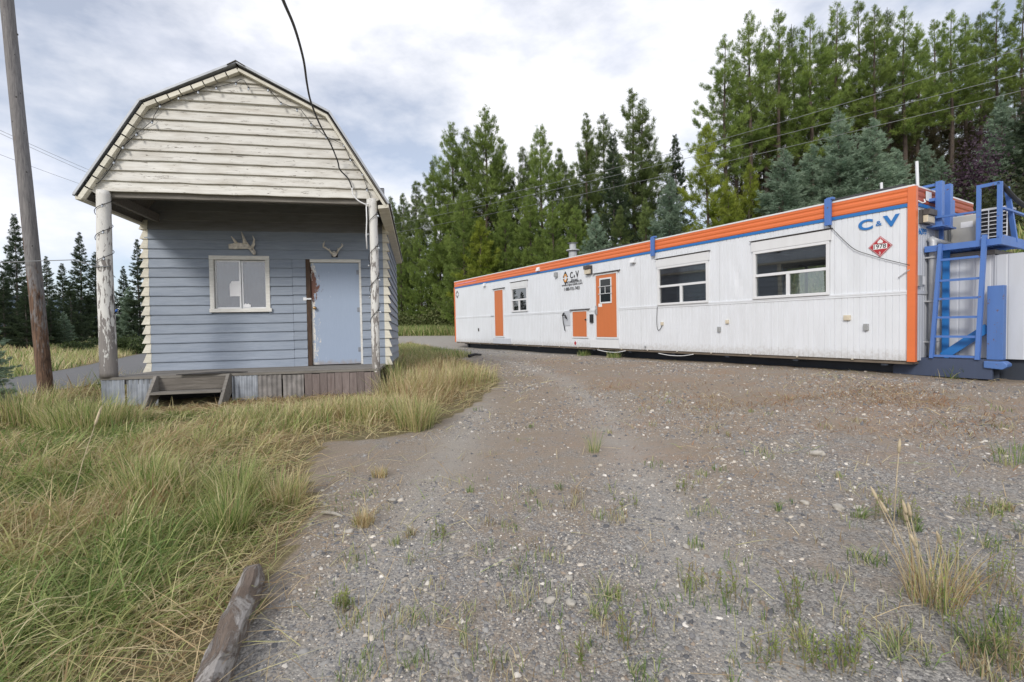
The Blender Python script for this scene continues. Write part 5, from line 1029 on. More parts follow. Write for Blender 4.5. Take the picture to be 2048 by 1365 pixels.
# service cable swooping down to the gable
def fpl(px, py, y=-0.07): return MS @ on_plane(MS, px, py, y)
cab = [at_depth(540, -70, 2.6), at_depth(566, 0, 3.3), at_depth(590, 58, 4.0), at_depth(607, 120, 4.9), at_depth(614, 168, 5.6), at_depth(622, 205, 6.2), at_depth(640, 250, 6.9), fpl(661, 288, -0.30), fpl(675, 322, -0.16), fpl(680, 340, -0.10), fpl(696, 357), fpl(704, 376), fpl(706, 390), fpl(717, 402), fpl(731, 409), fpl(737, 408)]
cable = thing('service_cable', 'thick black service cable dropping from the sky onto the gable', 'cable')
MB().tube([p for p in smooth_line([tuple(q) for q in [at_depth(500, -180, 1.9)] + cab[:-4]], 5)], 0.0115, 7).build('black_cable', MAT['black'], cable, smooth=True)
MB().tube([p for p in smooth_line([tuple(q) for q in cab[-5:] + [fpl(737, 409, -0.08)]], 5)], 0.011, 7).build('taped_end', MAT['white_print'], cable, smooth=True)
MB().tube([fpl(732.5, 410, -0.06), fpl(733.5, 440, -0.05), fpl(732.5, 470, -0.05), fpl(734, 498, -0.05)], 0.010, 7).build('white_tail', MAT['white_print'], cable, smooth=True)
# string lights pinned to the gable and wound round both posts
MAT['bulb_glass'] = plain('small_bulb', (0.45, 0.48, 0.52), 0.15, 0.1, 0.2, 10); MAT['bulb_blue'] = plain('blue_bulb', (0.02, 0.10, 0.42), 0.15, 0, 0.1, 10)
def string_light(label, pts, bulbs):
    o = thing('string_light', label, 'string light'); MB().tube([p for p in pts], 0.005, 5).build('cord', MAT['black'], o)
    for (p, dn, blue) in bulbs:
        p = Vector(p); dn = Vector(dn).normalized(); b = MB().tube([p, p + dn * 0.035], 0.013, 7).build('socket', MAT['black'], o); MB().tube([p + dn * 0.035, p + dn * 0.05, p + dn * 0.075, p + dn * 0.088], [0.008, 0.016, 0.014, 0.003], 8).build('bulb', MAT['bulb_blue'] if blue else MAT['bulb_glass'], b, smooth=True)
sl = [(184, 380), (183, 372), (197, 366), (209, 353), (224, 332), (229, 324), (240, 303), (247, 293), (274, 267), (305, 242), (308, 232), (321, 211), (358, 194), (397, 182), (412, 173), (433, 175), (472, 165), (481, 159), (489, 162), (497, 176), (536, 177), (562, 206), (594, 218), (602, 220), (622, 247), (652, 273), (687, 289), (700, 318), (724, 347), (735, 378), (742, 398)]
F3 = [fpl(x, y, -0.022 if x < 700 else -0.03) for x, y in sl]; dvec = MS.to_3x3() @ Vector((0.15, -0.6, -0.8))
string_light('dark string of small bulbs pinned around the cream gable', F3, [(fpl(x, y, -0.035), dvec, 0) for x, y in ((229, 322), (247, 292), (274, 266), (305, 242), (321, 210), (358, 194), (397, 182), (433, 174), (472, 165), (497, 175), (536, 178), (562, 205), (594, 218), (622, 247), (652, 272), (687, 288), (700, 317), (724, 346), (733, 377))])
def wound(x, r0, r1, z0, z1, turns, ph, cy=0.03):
    P = []; B = []; N = int(turns * 18)
    for i in range(N + 1):
        u = i / N; a = ph + 2 * math.pi * turns * u; r_ = r0 + (r1 - r0) * u + 0.012; P.append(MS @ Vector((x + r_ * math.cos(a), cy + r_ * math.sin(a), z0 + (z1 - z0) * u)))
        if i % 9 == 4: B.append((MS @ Vector((x + (r_ + 0.01) * math.cos(a), cy + (r_ + 0.01) * math.sin(a), z0 + (z1 - z0) * u)), MS.to_3x3() @ Vector((math.cos(a), math.sin(a), -0.8)), 0))
    return P, B
P, B = wound(-1.985, 0.103, 0.095, 1.55, 2.75, 3, 0.6); string_light('string of bulbs wound round the thick left porch post', P, B)
P, B = wound(2.02, 0.069, 0.073, 0.6, 2.75, 4, 0.9); string_light('string of bulbs wound round the slim right porch post', P, B)
bq = MS @ Vector((-1.985 + 0.125, 0.0, 0.98)); string_light('single blue bulb on a short lead at the side of the left post', [bq + Vector((-0.03, 0, 0.3)), bq + Vector((0, 0, 0.1)), bq], [(bq, (0.6, -0.2, 0.7), 1)])
# antlers
MAT['antler'] = plain('bleached_antler', (0.64, 0.60, 0.53), 0.7, 0, 0.3, 14, 0.3)
an = thing('palmate_antler', 'bleached palmate antler nailed up over the shed window', 'antler', MS)
def wl(px, py, y=POR - 0.05): return on_plane(MS, px, py, y)
palm = [(457.5, 489), (458.5, 498), (470, 499), (482, 498.5), (495, 498), (502, 501), (506, 507), (509.5, 510), (512.5, 505), (509, 499), (506, 496), (502, 494), (498, 489), (495, 484), (491, 486), (486, 487), (478, 486.5), (472, 485), (466, 488)]
P2 = [wl(*p) for p in palm]; mb = MB(); nP = len(P2); cx = sum((p for p in P2), Vector()) / nP
fr = [(p.x, POR - 0.085 + 0.02 * abs(p.x - cx.x), p.z) for p in P2]; bk = [(p.x, POR - 0.045, p.z) for p in P2]
mb.add(fr + bk, [tuple(range(nP)), tuple(range(2 * nP - 1, nP - 1, -1))] + [(i, i + nP, (i + 1) % nP + nP, (i + 1) % nP) for i in range(nP)]); mb.build('palm', MAT['antler'], an, bevel=0.008)
for pts, r0 in (([(473, 487), (469, 480), (465, 474.5)], 0.03), ([(491, 488), (489.5, 479), (485.5, 465.5)], 0.042), ([(504, 497), (508.5, 490), (510.5, 481), (508, 473.5)], 0.035), ([(503, 500), (508, 506), (511, 509)], 0.04)):
    q = [wl(*p) for p in pts]; N = len(q); MB().tube([(p.x, POR - 0.065 - 0.06 * (i / (N - 1)), p.z) for i, p in enumerate(q)], [r0 * (1 - 0.85 * i / (N - 1)) for i in range(N)] if pts[-1] != (511, 509) else [r0 * 0.8, r0 * 0.7, r0 * 0.75], 9).build('tine', MAT['antler'], an, smooth=True)
da = thing('deer_antlers', 'small pair of deer antlers on a skull plate over the blue door', 'antlers', MS)
sk0 = wl(669, 511)
MB().tube([(sk0.x, POR - 0.03, sk0.z + 0.045), (sk0.x, POR - 0.06, sk0.z + 0.03), (sk0.x, POR - 0.10, sk0.z), (sk0.x, POR - 0.09, sk0.z - 0.035)], [0.04, 0.055, 0.045, 0.02], 12).build('skull_plate', MAT['antler'], da, smooth=True)
MB().box(sk0.x - 0.06, sk0.x + 0.06, POR - 0.035, POR - 0.028, sk0.z - 0.04, sk0.z + 0.07).build('backing', MAT['black'], da)
for s_, chain, tn in ((-1, [(664, 508), (660, 502.5), (653, 498), (648, 495.5), (647.5, 489), (650, 484)], [[(660, 502), (660.5, 498.5)], [(649, 495.5), (653.5, 496)], [(648, 493), (650.5, 489.5), (650, 485)]]), (1, [(673.5, 508), (677, 502), (681, 498), (684.5, 495), (684.5, 490), (683.5, 487.5)], [[(677.5, 501), (676.5, 498)], [(684, 495.5), (687, 494), (687, 490)]])):
    q = [wl(*p) for p in chain]; N = len(q); MB().tube([(p.x, POR - 0.07 - 0.05 * math.sin(math.pi * i / (N - 1)), p.z) for i, p in enumerate(q)], [0.018, 0.017, 0.015, 0.014, 0.010, 0.004], 8).build('beam', MAT['antler'], da, smooth=True)
    for t_ in tn:
        q = [wl(*p) for p in t_]; N = len(q); MB().tube([(p.x, POR - 0.11 - 0.02 * i, p.z) for i, p in enumerate(q)], [0.010 * (1 - 0.7 * i / (N - 1)) for i in range(N)], 7).build('tine', MAT['antler'], da, smooth=True)
# dark mat on the deck
q0, q1 = on_plane(MS, 352, 751, 0.003, 2), on_plane(MS, 455, 741, 0.003, 2)
mt = MB().prism([(q0.x, q0.y - 0.0), (q0.x + 0.5, q0.y + 0.02), (q0.x + 0.98, q0.y + 0.16), (q1.x + 0.05, q0.y + 0.55), (q0.x + 0.45, q0.y + 0.50)], 0.004, 0.016, axis=2).build('door_mat', plain('worn_dark_mat', (0.045, 0.042, 0.04), 0.9, 0, 0.5, 14), None); mt.matrix_world = MS; tag(mt, 'torn dark mat lying on the porch boards above the step', 'mat')
# timber in the foreground
a = ground_at(512, 1172); b = ground_at(418, 1420); dv = (b - a).normalized(); side = Vector((dv.y, -dv.x, 0)).normalized(); 
def timber_mat():
    m, t, bb = newmat('split_grey_timber'); g = noise_node(t, 5, 8, 0.7, (1.2, 9, 9), dist=0.7); w = noise_node(t, 4.5, 8, 0.72, (1.0, 2.6, 2.6), dist=1.0)
    c = mixc(t, ramp(t, w, [(0.45, 0.0), (0.56, 1.0)]), mixc(t, g, (0.11, 0.08, 0.06), (0.27, 0.21, 0.165)), mixc(t, g, (0.33, 0.30, 0.275), (0.52, 0.485, 0.45)))
    t.links.new(c, bb.inputs['Base Color']); bb.inputs['Roughness'].default_value = 0.9; bump(t, bb, math_(t, 'ADD', math_(t, 'MULTIPLY', g, 1.5), math_(t, 'MULTIPLY', ramp(t, w, [(0.45, 0.0), (0.56, 1.0)]), 0.5)), 1.0, 0.014); return m
tm = Matrix((dv, side, dv.cross(side))).transposed().to_4x4()
if tm.col[2].z < 0: tm = Matrix((dv, -side, dv.cross(-side))).transposed().to_4x4()
tm.translation = a + Vector((0, 0, 0.035))
Lt = (b - a).length + 0.6; N = 36; v = []; f = []; sec = [(-0.056, 0.0), (-0.058, 0.045), (-0.046, 0.082), (-0.010, 0.090), (0.028, 0.086), (0.052, 0.064), (0.060, 0.02), (0.055, -0.03), (-0.05, -0.03)]; ns_ = len(sec)
for i in range(N + 1):
    u = i / N; k = (1.0 if i > 1 else (0.78 if i == 0 else 0.95))
    for j, (p, q) in enumerate(sec): v.append((u * Lt, 0.82 * p * k * (1 + 0.06 * math.sin(u * 9 + j)) + 0.004 * math.sin(u * 40 + j * 2), q * (1 + 0.07 * math.sin(u * 13 + j * 1.7)) * (k if q > 0 else 1) + 0.003 * math.sin(u * 55 + j)))
for i in range(N):
    for j in range(ns_): f.append((i * ns_ + j, (i + 1) * ns_ + j, (i + 1) * ns_ + (j + 1) % ns_, i * ns_ + (j + 1) % ns_))
f += [tuple(range(ns_)), tuple(N * ns_ + j for j in range(ns_ - 1, -1, -1))]
o = MB().add(v, f).build('timber', timber_mat(), smooth=True); o.data.set_sharp_from_angle(angle=math.radians(28)); o.matrix_world = tm; tag(o, 'weathered peeling timber lying between grass and gravel in the foreground', 'timber')
# stones and sticks one can tell apart
MAT['stone'] = plain('pale_stone', (0.42, 0.39, 0.34), 0.85, 0, 0.25, 30, 0.4); MAT['stone_grey'] = plain('grey_stone', (0.22, 0.215, 0.21), 0.85, 0, 0.3, 30, 0.4)
def stone(px, py, w, label, mat='stone', seed=0):
    r = np.random.default_rng(seed + int(px)); import bmesh
    bm = bmesh.new(); bmesh.ops.create_icosphere(bm, subdivisions=3, radius=1.0); ph = r.uniform(0, 6, 6)
    for v_ in bm.verts:
        p = v_.co; k = 1 + 0.16 * math.sin(2.3 * p.x + ph[0]) * math.cos(2 * p.y + ph[1]) + 0.10 * math.sin(4 * p.z + ph[2] + 3 * p.x) + 0.05 * math.sin(9 * p.y + ph[3]); v_.co = Vector((p.x * k * 0.5 * w, p.y * k * 0.38 * w, p.z * k * 0.24 * w))
    me = bpy.data.meshes.new('stone'); bm.to_mesh(me); bm.free(); me.materials.append(MAT[mat]); me.polygons.foreach_set('use_smooth', np.ones(len(me.polygons), bool)); o = link('stone', me); g_ = ground_at(px, py); o.location = g_ + Vector((0, 0, 0.08 * w)); o.rotation_euler = (r.uniform(-0.2, 0.2), r.uniform(-0.2, 0.2), r.uniform(0, 3)); tag(o, label, 'stone', 'larger stones on the gravel')
for (px, py, w, l) in ((1634, 911, 0.13, 'rounded pale stone at the edge of the orange needle litter'), (1678, 1018, 0.09, 'flat cream stone, largest on the grey gravel before the weeds'), (1715, 1020, 0.06, 'tan stone just right of the flat cream stone'), (1720, 1030, 0.055, 'lower tan stone of the pair beside the cream stone'), (1610, 1007, 0.07, 'tan stone with dry straws across it on the gravel'), (1139, 1158, 0.05, 'whitish stone left of centre in the gravel foreground'), (1100, 1205, 0.055, 'cream stone in the foreground dirt patch'), (1142, 1212, 0.06, 'larger cream stone just right of its twin in the dirt'), (785, 1003, 0.055, 'white pebble on the pale pebbly patch'), (698, 1067, 0.06, 'cream stone on the pebbly patch near the grass edge'), (1373, 1098, 0.045, 'white stone alone on dark gravel'), (893, 717, 0.35, 'pale rock at the grass edge by the gravel drive')):
    stone(px, py, w, l)
def stick(name, label, p, q, r, mat, cat): 
    a, b = ground_at(*p), ground_at(*q); m1 = a.lerp(b, 0.5); o = MB().tube([a + Vector((0, 0, r)), m1 + Vector((0.01, 0.0, r * 1.6)), b + Vector((0, 0, r))], [r, r * 0.9, r * 0.6], 7).build(name, mat, smooth=True); return tag(o, label, cat)
stick('stick', 'short pale bare stick on gravel beside the grass', (645, 1031), (685, 1038), 0.012, MAT['stone'], 'stick'); stick('stick', 'dark scrap of wood on the drive beyond the dry grass', (938, 716), (962, 713), 0.05, MAT['black'], 'stick')
# ================================================================== GRASS
MAT['grass'] = coloured('grass_blades', 0.38, 0.5)
PAL = np.array([[0.165, 0.245, 0.070], [0.33, 0.41, 0.14], [0.52, 0.50, 0.22], [0.70, 0.61, 0.38], [0.62, 0.48, 0.28], [0.36, 0.245, 0.13]])   # green, bright, yellowing, straw, tan, brown
def blades(name, x, y, az, L, tilt, bend, w, pal, label, cat='grass', segs=3, zoff=0.0):
    n = len(x); z = H(x, y) + zoff; ts = np.linspace(0, 1, segs + 1); P = np.zeros((n, segs + 1, 3)); P[:, 0] = np.stack([x, y, z - 0.01], 1); zb = z
    for k in range(segs):
        th = tilt + bend * (ts[k] + ts[k + 1]) / 2; st = L / segs
        P[:, k + 1, 0] = P[:, k, 0] + np.sin(th) * np.cos(az) * st; P[:, k + 1, 1] = P[:, k, 1] + np.sin(th) * np.sin(az) * st
        P[:, k + 1, 2] = np.maximum(P[:, k, 2] + np.cos(th) * st, zb + 0.012 + 0.03 * rng.random(n))
    sd_ = np.stack([-np.sin(az), np.cos(az), np.zeros(n)], 1) + rng.normal(0, 0.35, (n, 3)); sd_ /= np.linalg.norm(sd_, axis=1)[:, None]
    V = np.zeros((n, 2 * segs + 1, 3))
    for k in range(segs):
        ww = (w * (1 - 0.75 * (k / segs) ** 1.5))[:, None] * sd_ / 2; V[:, 2 * k] = P[:, k] - ww; V[:, 2 * k + 1] = P[:, k] + ww
    V[:, 2 * segs] = P[:, segs]; nv = 2 * segs + 1
    loc = []; tot = []
    for k in range(segs - 1): loc.append([2 * k, 2 * k + 1, 2 * k + 3, 2 * k + 2]); tot.append(4)
    loc.append([2 * segs - 2, 2 * segs - 1, 2 * segs]); tot.append(3)
    flat = np.array([i for q in loc for i in q]); loops = (np.arange(n)[:, None] * nv + flat[None]).ravel(); totals = np.tile(tot, n); starts = np.concatenate([[0], np.cumsum(totals)[:-1]])
    grad = np.linspace(0.72, 1.1, nv); cols = (pal * rng.uniform(0.75, 1.2, (n, 1)))[:, None, :] * np.ones((1, nv, 1)); 
    o = fastmesh(name, V.reshape(-1, 3), loops, starts, totals, MAT['grass'], cols=np.clip(cols.reshape(-1, 3), 0, 1)); tag(o, label, cat, kind='stuff'); return o
def pick(dry):
    """palette colour for a dryness 0..1"""
    t = np.clip(dry + rng.normal(0, 0.26, len(dry)), 0, 0.999) * (len(PAL) - 1); i = t.astype(int); f = (t - i)[:, None]; return PAL[i] * (1 - f) + PAL[np.minimum(i + 1, len(PAL) - 1)] * f
IS = MS.inverted()
def outside_shed(x, y):
    c, s_ = math.cos(0.1896), math.sin(0.1896); dx, dy = x + 4.293, y - 7.775; lx = c * dx + s_ * dy; ly = -s_ * dx + c * dy
    return ~((np.abs(lx) < 2.14) & (ly > -0.06) & (ly < 6.1)) & ~((lx > -1.3) & (lx < -0.22) & (ly > -0.36) & (ly < 0))
def scatter(poly, n0, near=2.0, power=1.35):
    """random points in a polygon, thinning with distance from the viewpoint"""
    P = np.array(poly); lo, hi = P.min(0), P.max(0); X_ = rng.uniform(lo[0], hi[0], n0); Y_ = rng.uniform(lo[1], hi[1], n0); d = np.hypot(X_, Y_)
    k = inpoly(X_, Y_, poly) & (rng.random(n0) < np.clip((near / np.maximum(d, near)) ** power, 0.02, 1)) & outside_shed(X_, Y_) & (Y_ > 0.9) & (np.abs(X_) < Y_ * 1.25 + 0.9)
    return X_[k], Y_[k]
EP = np.array(EDGE)
def edge_dist(x, y):
    d = np.full(len(x), 1e9)
    for i in range(len(EP) - 1):
        a, b = EP[i], EP[i + 1]; ab = b - a; t = np.clip(((x - a[0]) * ab[0] + (y - a[1]) * ab[1]) / (ab @ ab), 0, 1); d = np.minimum(d, np.hypot(x - a[0] - t * ab[0], y - a[1] - t * ab[1]))
    return d
x, y = scatter(FIELD, 2600000, 2.4, 1.5)
ed = edge_dist(x, y); clump = fbm(x * 1.1, y * 1.1, 21); cl2 = fbm(x * 3.3, y * 3.3, 25)
keep = rng.random(len(x)) < np.clip((ed - 0.55 * fbm(x * 2.1, y * 2.1, 28) + 0.22) * 1.3, 0.03, 1) * np.clip(0.15 + 1.9 * (cl2 - 0.24), 0.12, 1); x, y, ed, clump, cl2 = x[keep], y[keep], ed[keep], clump[keep], cl2[keep]
d = np.hypot(x, y); gold = np.maximum(sstep(4.6, 6.4, y + 0.42 * np.clip(-x - 2.5, 0, 10) * -0.35), 0) * sstep(-4.6, -1.2, x) ; gold = np.maximum(gold, 0.75 * sstep(5.9, 7.0, y) * (x > -6.5))
dry = np.clip(0.10 + 0.50 * sstep(0.40, 0.68, clump) + 0.45 * (1 - sstep(0.0, 0.75, ed)) + 0.58 * gold + 0.15 * sstep(2.9, 1.4, y), 0, 0.92)
n = len(x); flat_ = np.clip(sstep(0.35, 0.62, fbm(x * 0.9 + 5, y * 0.9, 31)) + 0.25, 0, 1) * (1 - 0.6 * gold)
az = math.radians(-25) + 1.7 * (fbm(x * 0.55, y * 0.55, 41) - 0.5) * 2 + rng.normal(0, 1.15, n)
L = (0.10 + 0.30 * rng.random(n) ** 1.4) * (0.6 + 0.9 * cl2) * np.clip(0.45 + ed * 0.9, 0.4, 1.1) * (1 + 0.15 * gold)
_c, _s = math.cos(0.1896), math.sin(0.1896); lx = _c * (x + 4.293) + _s * (y - 7.775); ly = -_s * (x + 4.293) + _c * (y - 7.775)
L = L * np.where((lx > 1.9) & (ly > -1.2), 0.75, 1)
L = L * np.where((np.abs(lx) < 2.5) & (ly < 0.2), np.clip(0.20 + 0.32 * (-ly - 0.9), 0.20, 1), 1)
tilt = np.abs(rng.normal(0.30, 0.28, n)) + 0.65 * flat_ * rng.random(n); bend = rng.uniform(0.1, 1.2, n) + 0.7 * flat_ * rng.random(n)
w = np.clip(0.0034 + 0.0008 * d, 0.004, 0.012) * (0.55 + 1.3 * rng.random(n) ** 2)
print('field blades', n)
blades('grass', x, y, az, L, tilt, bend, w, pick(dry), 'long matted green and straw grass in front of the shed')
# taller golden clumps by the shed corner and along the gravel edge
cx_, cy_, cs_ = [], [], []
for (px, py, cnt, rad, hgt, dr_) in ((800, 790, 360, 0.42, 0.46, 0.60), (850, 790, 400, 0.44, 0.44, 0.62), (905, 775, 400, 0.46, 0.44, 0.56), (950, 765, 260, 0.42, 0.36, 0.50), (880, 745, 300, 0.5, 0.34, 0.58), (830, 740, 400, 0.45, 0.40, 0.40), (745, 835, 700, 0.36, 0.30, 0.50), (700, 830, 600, 0.34, 0.24, 0.55), (640, 838, 600, 0.40, 0.24, 0.52), (560, 840, 500, 0.45, 0.20, 0.50), (830, 855, 420, 0.22, 0.42, 0.42), (480, 840, 400, 0.4, 0.20, 0.40), (360, 812, 260, 0.22, 0.20, 0.12), (180, 860, 700, 0.35, 0.40, 0.30), (130, 855, 500, 0.3, 0.36, 0.42), (240, 850, 400, 0.35, 0.26, 0.40), (50, 850, 700, 0.35, 0.5, 0.42), (1100, 865, 0, 0.1, 0.1, 0.3), (470, 1020, 450, 0.12, 0.34, 0.30), (455, 1080, 420, 0.10, 0.30, 0.22), (300, 1000, 500, 0.2, 0.34, 0.2), (560, 1010, 360, 0.16, 0.26, 0.5), (770, 760, 260, 0.09, 0.55, 0.30), (790, 770, 180, 0.08, 0.5, 0.2)):
    g_ = ground_at(px, py); a_ = rng.uniform(0, 6.283, cnt); r_ = rad * np.sqrt(rng.random(cnt)); X_ = g_.x + r_ * np.cos(a_); Y_ = g_.y + r_ * np.sin(a_); k = outside_shed(X_, Y_); cx_.append(X_[k]); cy_.append(Y_[k]); cs_.append(np.stack([np.full(k.sum(), hgt), np.full(k.sum(), dr_), a_[k]], 1))
x, y, q = np.concatenate(cx_), np.concatenate(cy_), np.concatenate(cs_); n = len(x)
blades('tall_grass', x, y, q[:, 2] + rng.normal(0, 0.7, n), q[:, 0] * rng.uniform(0.55, 1.25, n), np.abs(rng.normal(0.16, 0.14, n)), rng.uniform(0.15, 0.95, n), np.clip(0.004 + 0.0006 * np.hypot(x, y), 0.005, 0.011) * rng.uniform(0.7, 1.3, n), pick(q[:, 1]), 'taller golden and green grass clumps along the shed and gravel edge')
# flattened straw mat along the shed front and edges
x, y = scatter(FIELD, 500000, 3.4, 1.2); ed = edge_dist(x, y); k = (rng.random(len(x)) < np.where(ed < 0.8, 0.9, 0.16) + 0.5 * sstep(5.0, 6.6, y)) ; x, y = x[k], y[k]; k = rng.random(len(x)) < 0.40; x, y = x[k], y[k]; n = len(x)
blades('straw', x, y, rng.uniform(0, 6.283, n), rng.uniform(0.18, 0.5, n), rng.uniform(1.15, 1.55, n), rng.uniform(0, 0.35, n), np.clip(0.0028 + 0.0007 * np.hypot(x, y), 0.003, 0.009), pick(np.full(n, 0.68)), 'flattened dry straw lying under the grass', 'straw', 2, 0.03)
# sparse stems lying on the gravel
YARD = GP([(520, 1300), (600, 1100), (660, 920), (900, 850), (1010, 780), (1000, 735), (905, 702), (905, 690), (1150, 712), (1500, 730), (1850, 752), (2150, 770)]) + [(9.0, 5.0), (5.5, 1.0), (1.5, 0.8), (-0.9, 0.9)]
x, y = scatter(YARD, 24000, 2.6, 0.8); k = rng.random(len(x)) < 0.18 + 0.8 * sstep(0.5, 0.7, fbm(x * 0.8, y * 0.8, 91)) + 0.6 * (edge_dist(x, y) < 0.8); x, y = x[k], y[k]; n = len(x); print('yard stems', n)
blades('straw', x, y, rng.uniform(0, 6.283, n), rng.uniform(0.06, 0.34, n), rng.uniform(1.35, 1.56, n), rng.uniform(0, 0.2, n), np.clip(0.0022 + 0.0006 * np.hypot(x, y), 0.0025, 0.007), pick(np.full(n, 0.66)), 'single dry stems strewn over the gravel', 'straw', 2, 0.012)
# needle litter on the right of the yard
LIT = GP([(980, 830), (1020, 770), (1100, 730), (1500, 742), (1800, 765), (2150, 790), (2200, 960), (1700, 990), (1400, 960), (1100, 880)])
x, y = scatter(LIT, 150000, 6, 0.6); k = rng.random(len(x)) < (0.05 + 0.30 * sstep(0.46, 0.72, fbm(x * 0.8, y * 1.5, 77, 4))) * np.exp(-((y - 6.4 + 0.12 * x) / 1.4) ** 2) * sstep(0.4, 2.2, x); x, y = x[k], y[k]; n = len(x); print('litter', n)
pal = np.array([[0.42, 0.23, 0.12], [0.30, 0.17, 0.09], [0.48, 0.34, 0.20], [0.46, 0.38, 0.24]])[rng.integers(0, 4, n)]
blades('needle_litter', x, y, rng.uniform(0, 6.283, n), rng.uniform(0.05, 0.15, n), rng.uniform(1.35, 1.6, n), rng.uniform(0, 0.2, n), rng.uniform(0.004, 0.008, n), pal, 'orange-brown fallen needles drifted across the yard', 'litter', 2, 0.006)
# small weeds over the gravel
wx, wy, wh, wd = [], [], [], []
for i in range(200):
    px, py = rng.uniform(620, 2080), 780 + 600 * rng.random() ** 0.8
    if px < 1000 and rng.random() < 0.3: continue
    g_ = ground_at(px, py)
    if not inpoly(np.array([g_.x]), np.array([g_.y]), YARD)[0]: continue
    bigw = 1.0 + (0.8 if (px > 1700 and py > 960 and rng.random() < 0.35) else 0.0) + (0.8 if py > 1150 and rng.random() < 0.15 else 0)
    m_ = int(rng.integers(8, 26) * bigw); a_ = rng.uniform(0, 6.283, m_); rr = rng.uniform(0.02, 0.13) * np.sqrt(rng.random(m_)); wx.append(g_.x + rr * np.cos(a_)); wy.append(g_.y + rr * np.sin(a_)); wh.append(np.full(m_, rng.uniform(0.02, 0.07) * bigw)); wd.append(np.full(m_, rng.choice([0.05, 0.12, 0.3, 0.62, 0.8], p=[0.16, 0.26, 0.24, 0.20, 0.14])))
x, y, hh, dd_ = map(np.concatenate, (wx, wy, wh, wd)); n = len(x)
blades('weeds', x, y, rng.uniform(0, 6.283, n), hh * rng.uniform(0.6, 1.3, n), np.abs(rng.normal(0.75, 0.4, n)), rng.uniform(0, 0.8, n), np.clip(0.003 + 0.0006 * np.hypot(x, y), 0.0035, 0.008), pick(dd_) * np.array([0.8, 0.85, 0.9]), 'small weeds and tufts scattered over the gravel', 'weeds')
# far grass: bank beyond the drive, hillside, meadow
def far_grass(name, poly, n0, Lr, dryv, wv, label):
    P = np.array(poly); lo, hi = P.min(0), P.max(0); X_ = rng.uniform(lo[0], hi[0], n0); Y_ = rng.uniform(lo[1], hi[1], n0); k = inpoly(X_, Y_, poly); X_, Y_ = X_[k], Y_[k]; n = len(X_)
    dry = np.clip(dryv + 0.55 * (fbm(X_ * 0.35, Y_ * 0.35, 51) - 0.45), 0, 0.9); blades(name, X_, Y_, rng.uniform(0, 6.283, n), rng.uniform(*Lr, n), np.abs(rng.normal(0.25, 0.2, n)), rng.uniform(0.1, 0.9, n), np.full(n, wv) * rng.uniform(0.7, 1.3, n), pick(dry), label, segs=2)
far_grass('bank_grass', [(-11, 31.0), (-6.5, 30.6), (-3.6, 30.0), (0.5, 29.4), (0.5, 36), (-12, 37)], 36000, (0.30, 0.75), 0.26, 0.035, 'bright grass bank beyond the gravel drive')
far_grass('verge_grass', [(-6.6, 15), (-5.4, 13.9), (-2.6, 13.2), (-1.2, 15.0), (-2.5, 18.0), (-5.0, 23.5), (-6.2, 23)], 26000, (0.12, 0.3), 0.22, 0.018, 'short green grass behind the shed beside the drive')
rf = [(-11.4, 10.9), (-13.4, 14.0), (-17.4, 20.5), (-23.6, 30.2), (-35, 48)]
far_grass('verge_grass', rf + [(-38, 48), (-26, 31), (-19.6, 21.4), (-15.2, 14.8), (-13.0, 11.2)], 70000, (0.2, 0.6), 0.42, 0.028, 'tall verge grass along the far edge of the road')
far_grass('meadow_grass', [(-13.4, 11.2), (-15.2, 14.8), (-19.6, 21.4), (-26, 31), (-38, 50), (-60, 60), (-40, 20)], 120000, (0.15, 0.45), 0.40, 0.05, 'rough meadow grass sloping up to the dark wood')
far_grass('hill_grass', [tuple(T0 + TN * 3.6 + TE * 4), tuple(T0 + TN * 16 + TE * 4), tuple(T0 + TN * 16 - TE * 18), tuple(T0 + TN * 3.6 - TE * 18)], 60000, (0.2, 0.6), 0.24, 0.035, 'bright grass on the bank behind the trailer')
x_, y_ = [], []
for px, py, c_ in ((1170, 712, 160), (1228, 716, 150), (2030, 752, 220), (2010, 752, 160), (1930, 757, 90), (1900, 756, 50), (1845, 912, 0)):
    g_ = ground_at(px, py); x_.append(g_.x + rng.normal(0, 0.10, c_)); y_.append(g_.y + rng.normal(0, 0.07, c_))
x, y = np.concatenate(x_), np.concatenate(y_); n = len(x)
blades('tufts', x, y, rng.uniform(0, 6.283, n), rng.uniform(0.10, 0.32, n), np.abs(rng.normal(0.3, 0.25, n)), rng.uniform(0.1, 0.9, n), np.full(n, 0.012), pick(np.full(n, 0.10)), 'green tufts growing along the foot of the trailer')
# ================================================================== GRAVEL
x, y = scatter(YARD, 2300000, 2.4, 1.6); k = rng.random(len(x)) < 0.12 + 1.0 * sstep(0.38, 0.66, fbm(x * 0.9, y * 0.9, 61, 4) + 0.10 * (1 - sstep(2.0, 5.0, y - 0.35 * x))); x, y = x[k], y[k]; n = len(x); print('pebbles', n)
octa = np.array([[1, 0, 0], [-1, 0, 0], [0, 1, 0], [0, -1, 0], [0, 0, 1], [0, 0, -1]], float)
u6 = np.array([[0.62, 0.62, 0.35], [-0.62, 0.62, 0.35], [-0.62, -0.62, 0.35], [0.62, -0.62, 0.35]])
bv = np.concatenate([octa[:4], octa[4:5], u6]); bf = np.array([[0, 5, 8], [5, 2, 6], [2, 5, 0], [1, 6, 2]])   # replaced below
bv = np.array([[math.cos(a), math.sin(a), 0.0] for a in np.linspace(0, 2 * math.pi, 7)[:-1]] + [[0.6 * math.cos(a + 0.4), 0.6 * math.sin(a + 0.4), 0.75] for a in np.linspace(0, 2 * math.pi, 4)[:-1]])
bf = [[0, 1, 6], [1, 2, 6], [2, 7, 6], [2, 3, 7], [3, 4, 7], [4, 8, 7], [4, 5, 8], [5, 0, 8], [0, 6, 8], [6, 7, 8]]
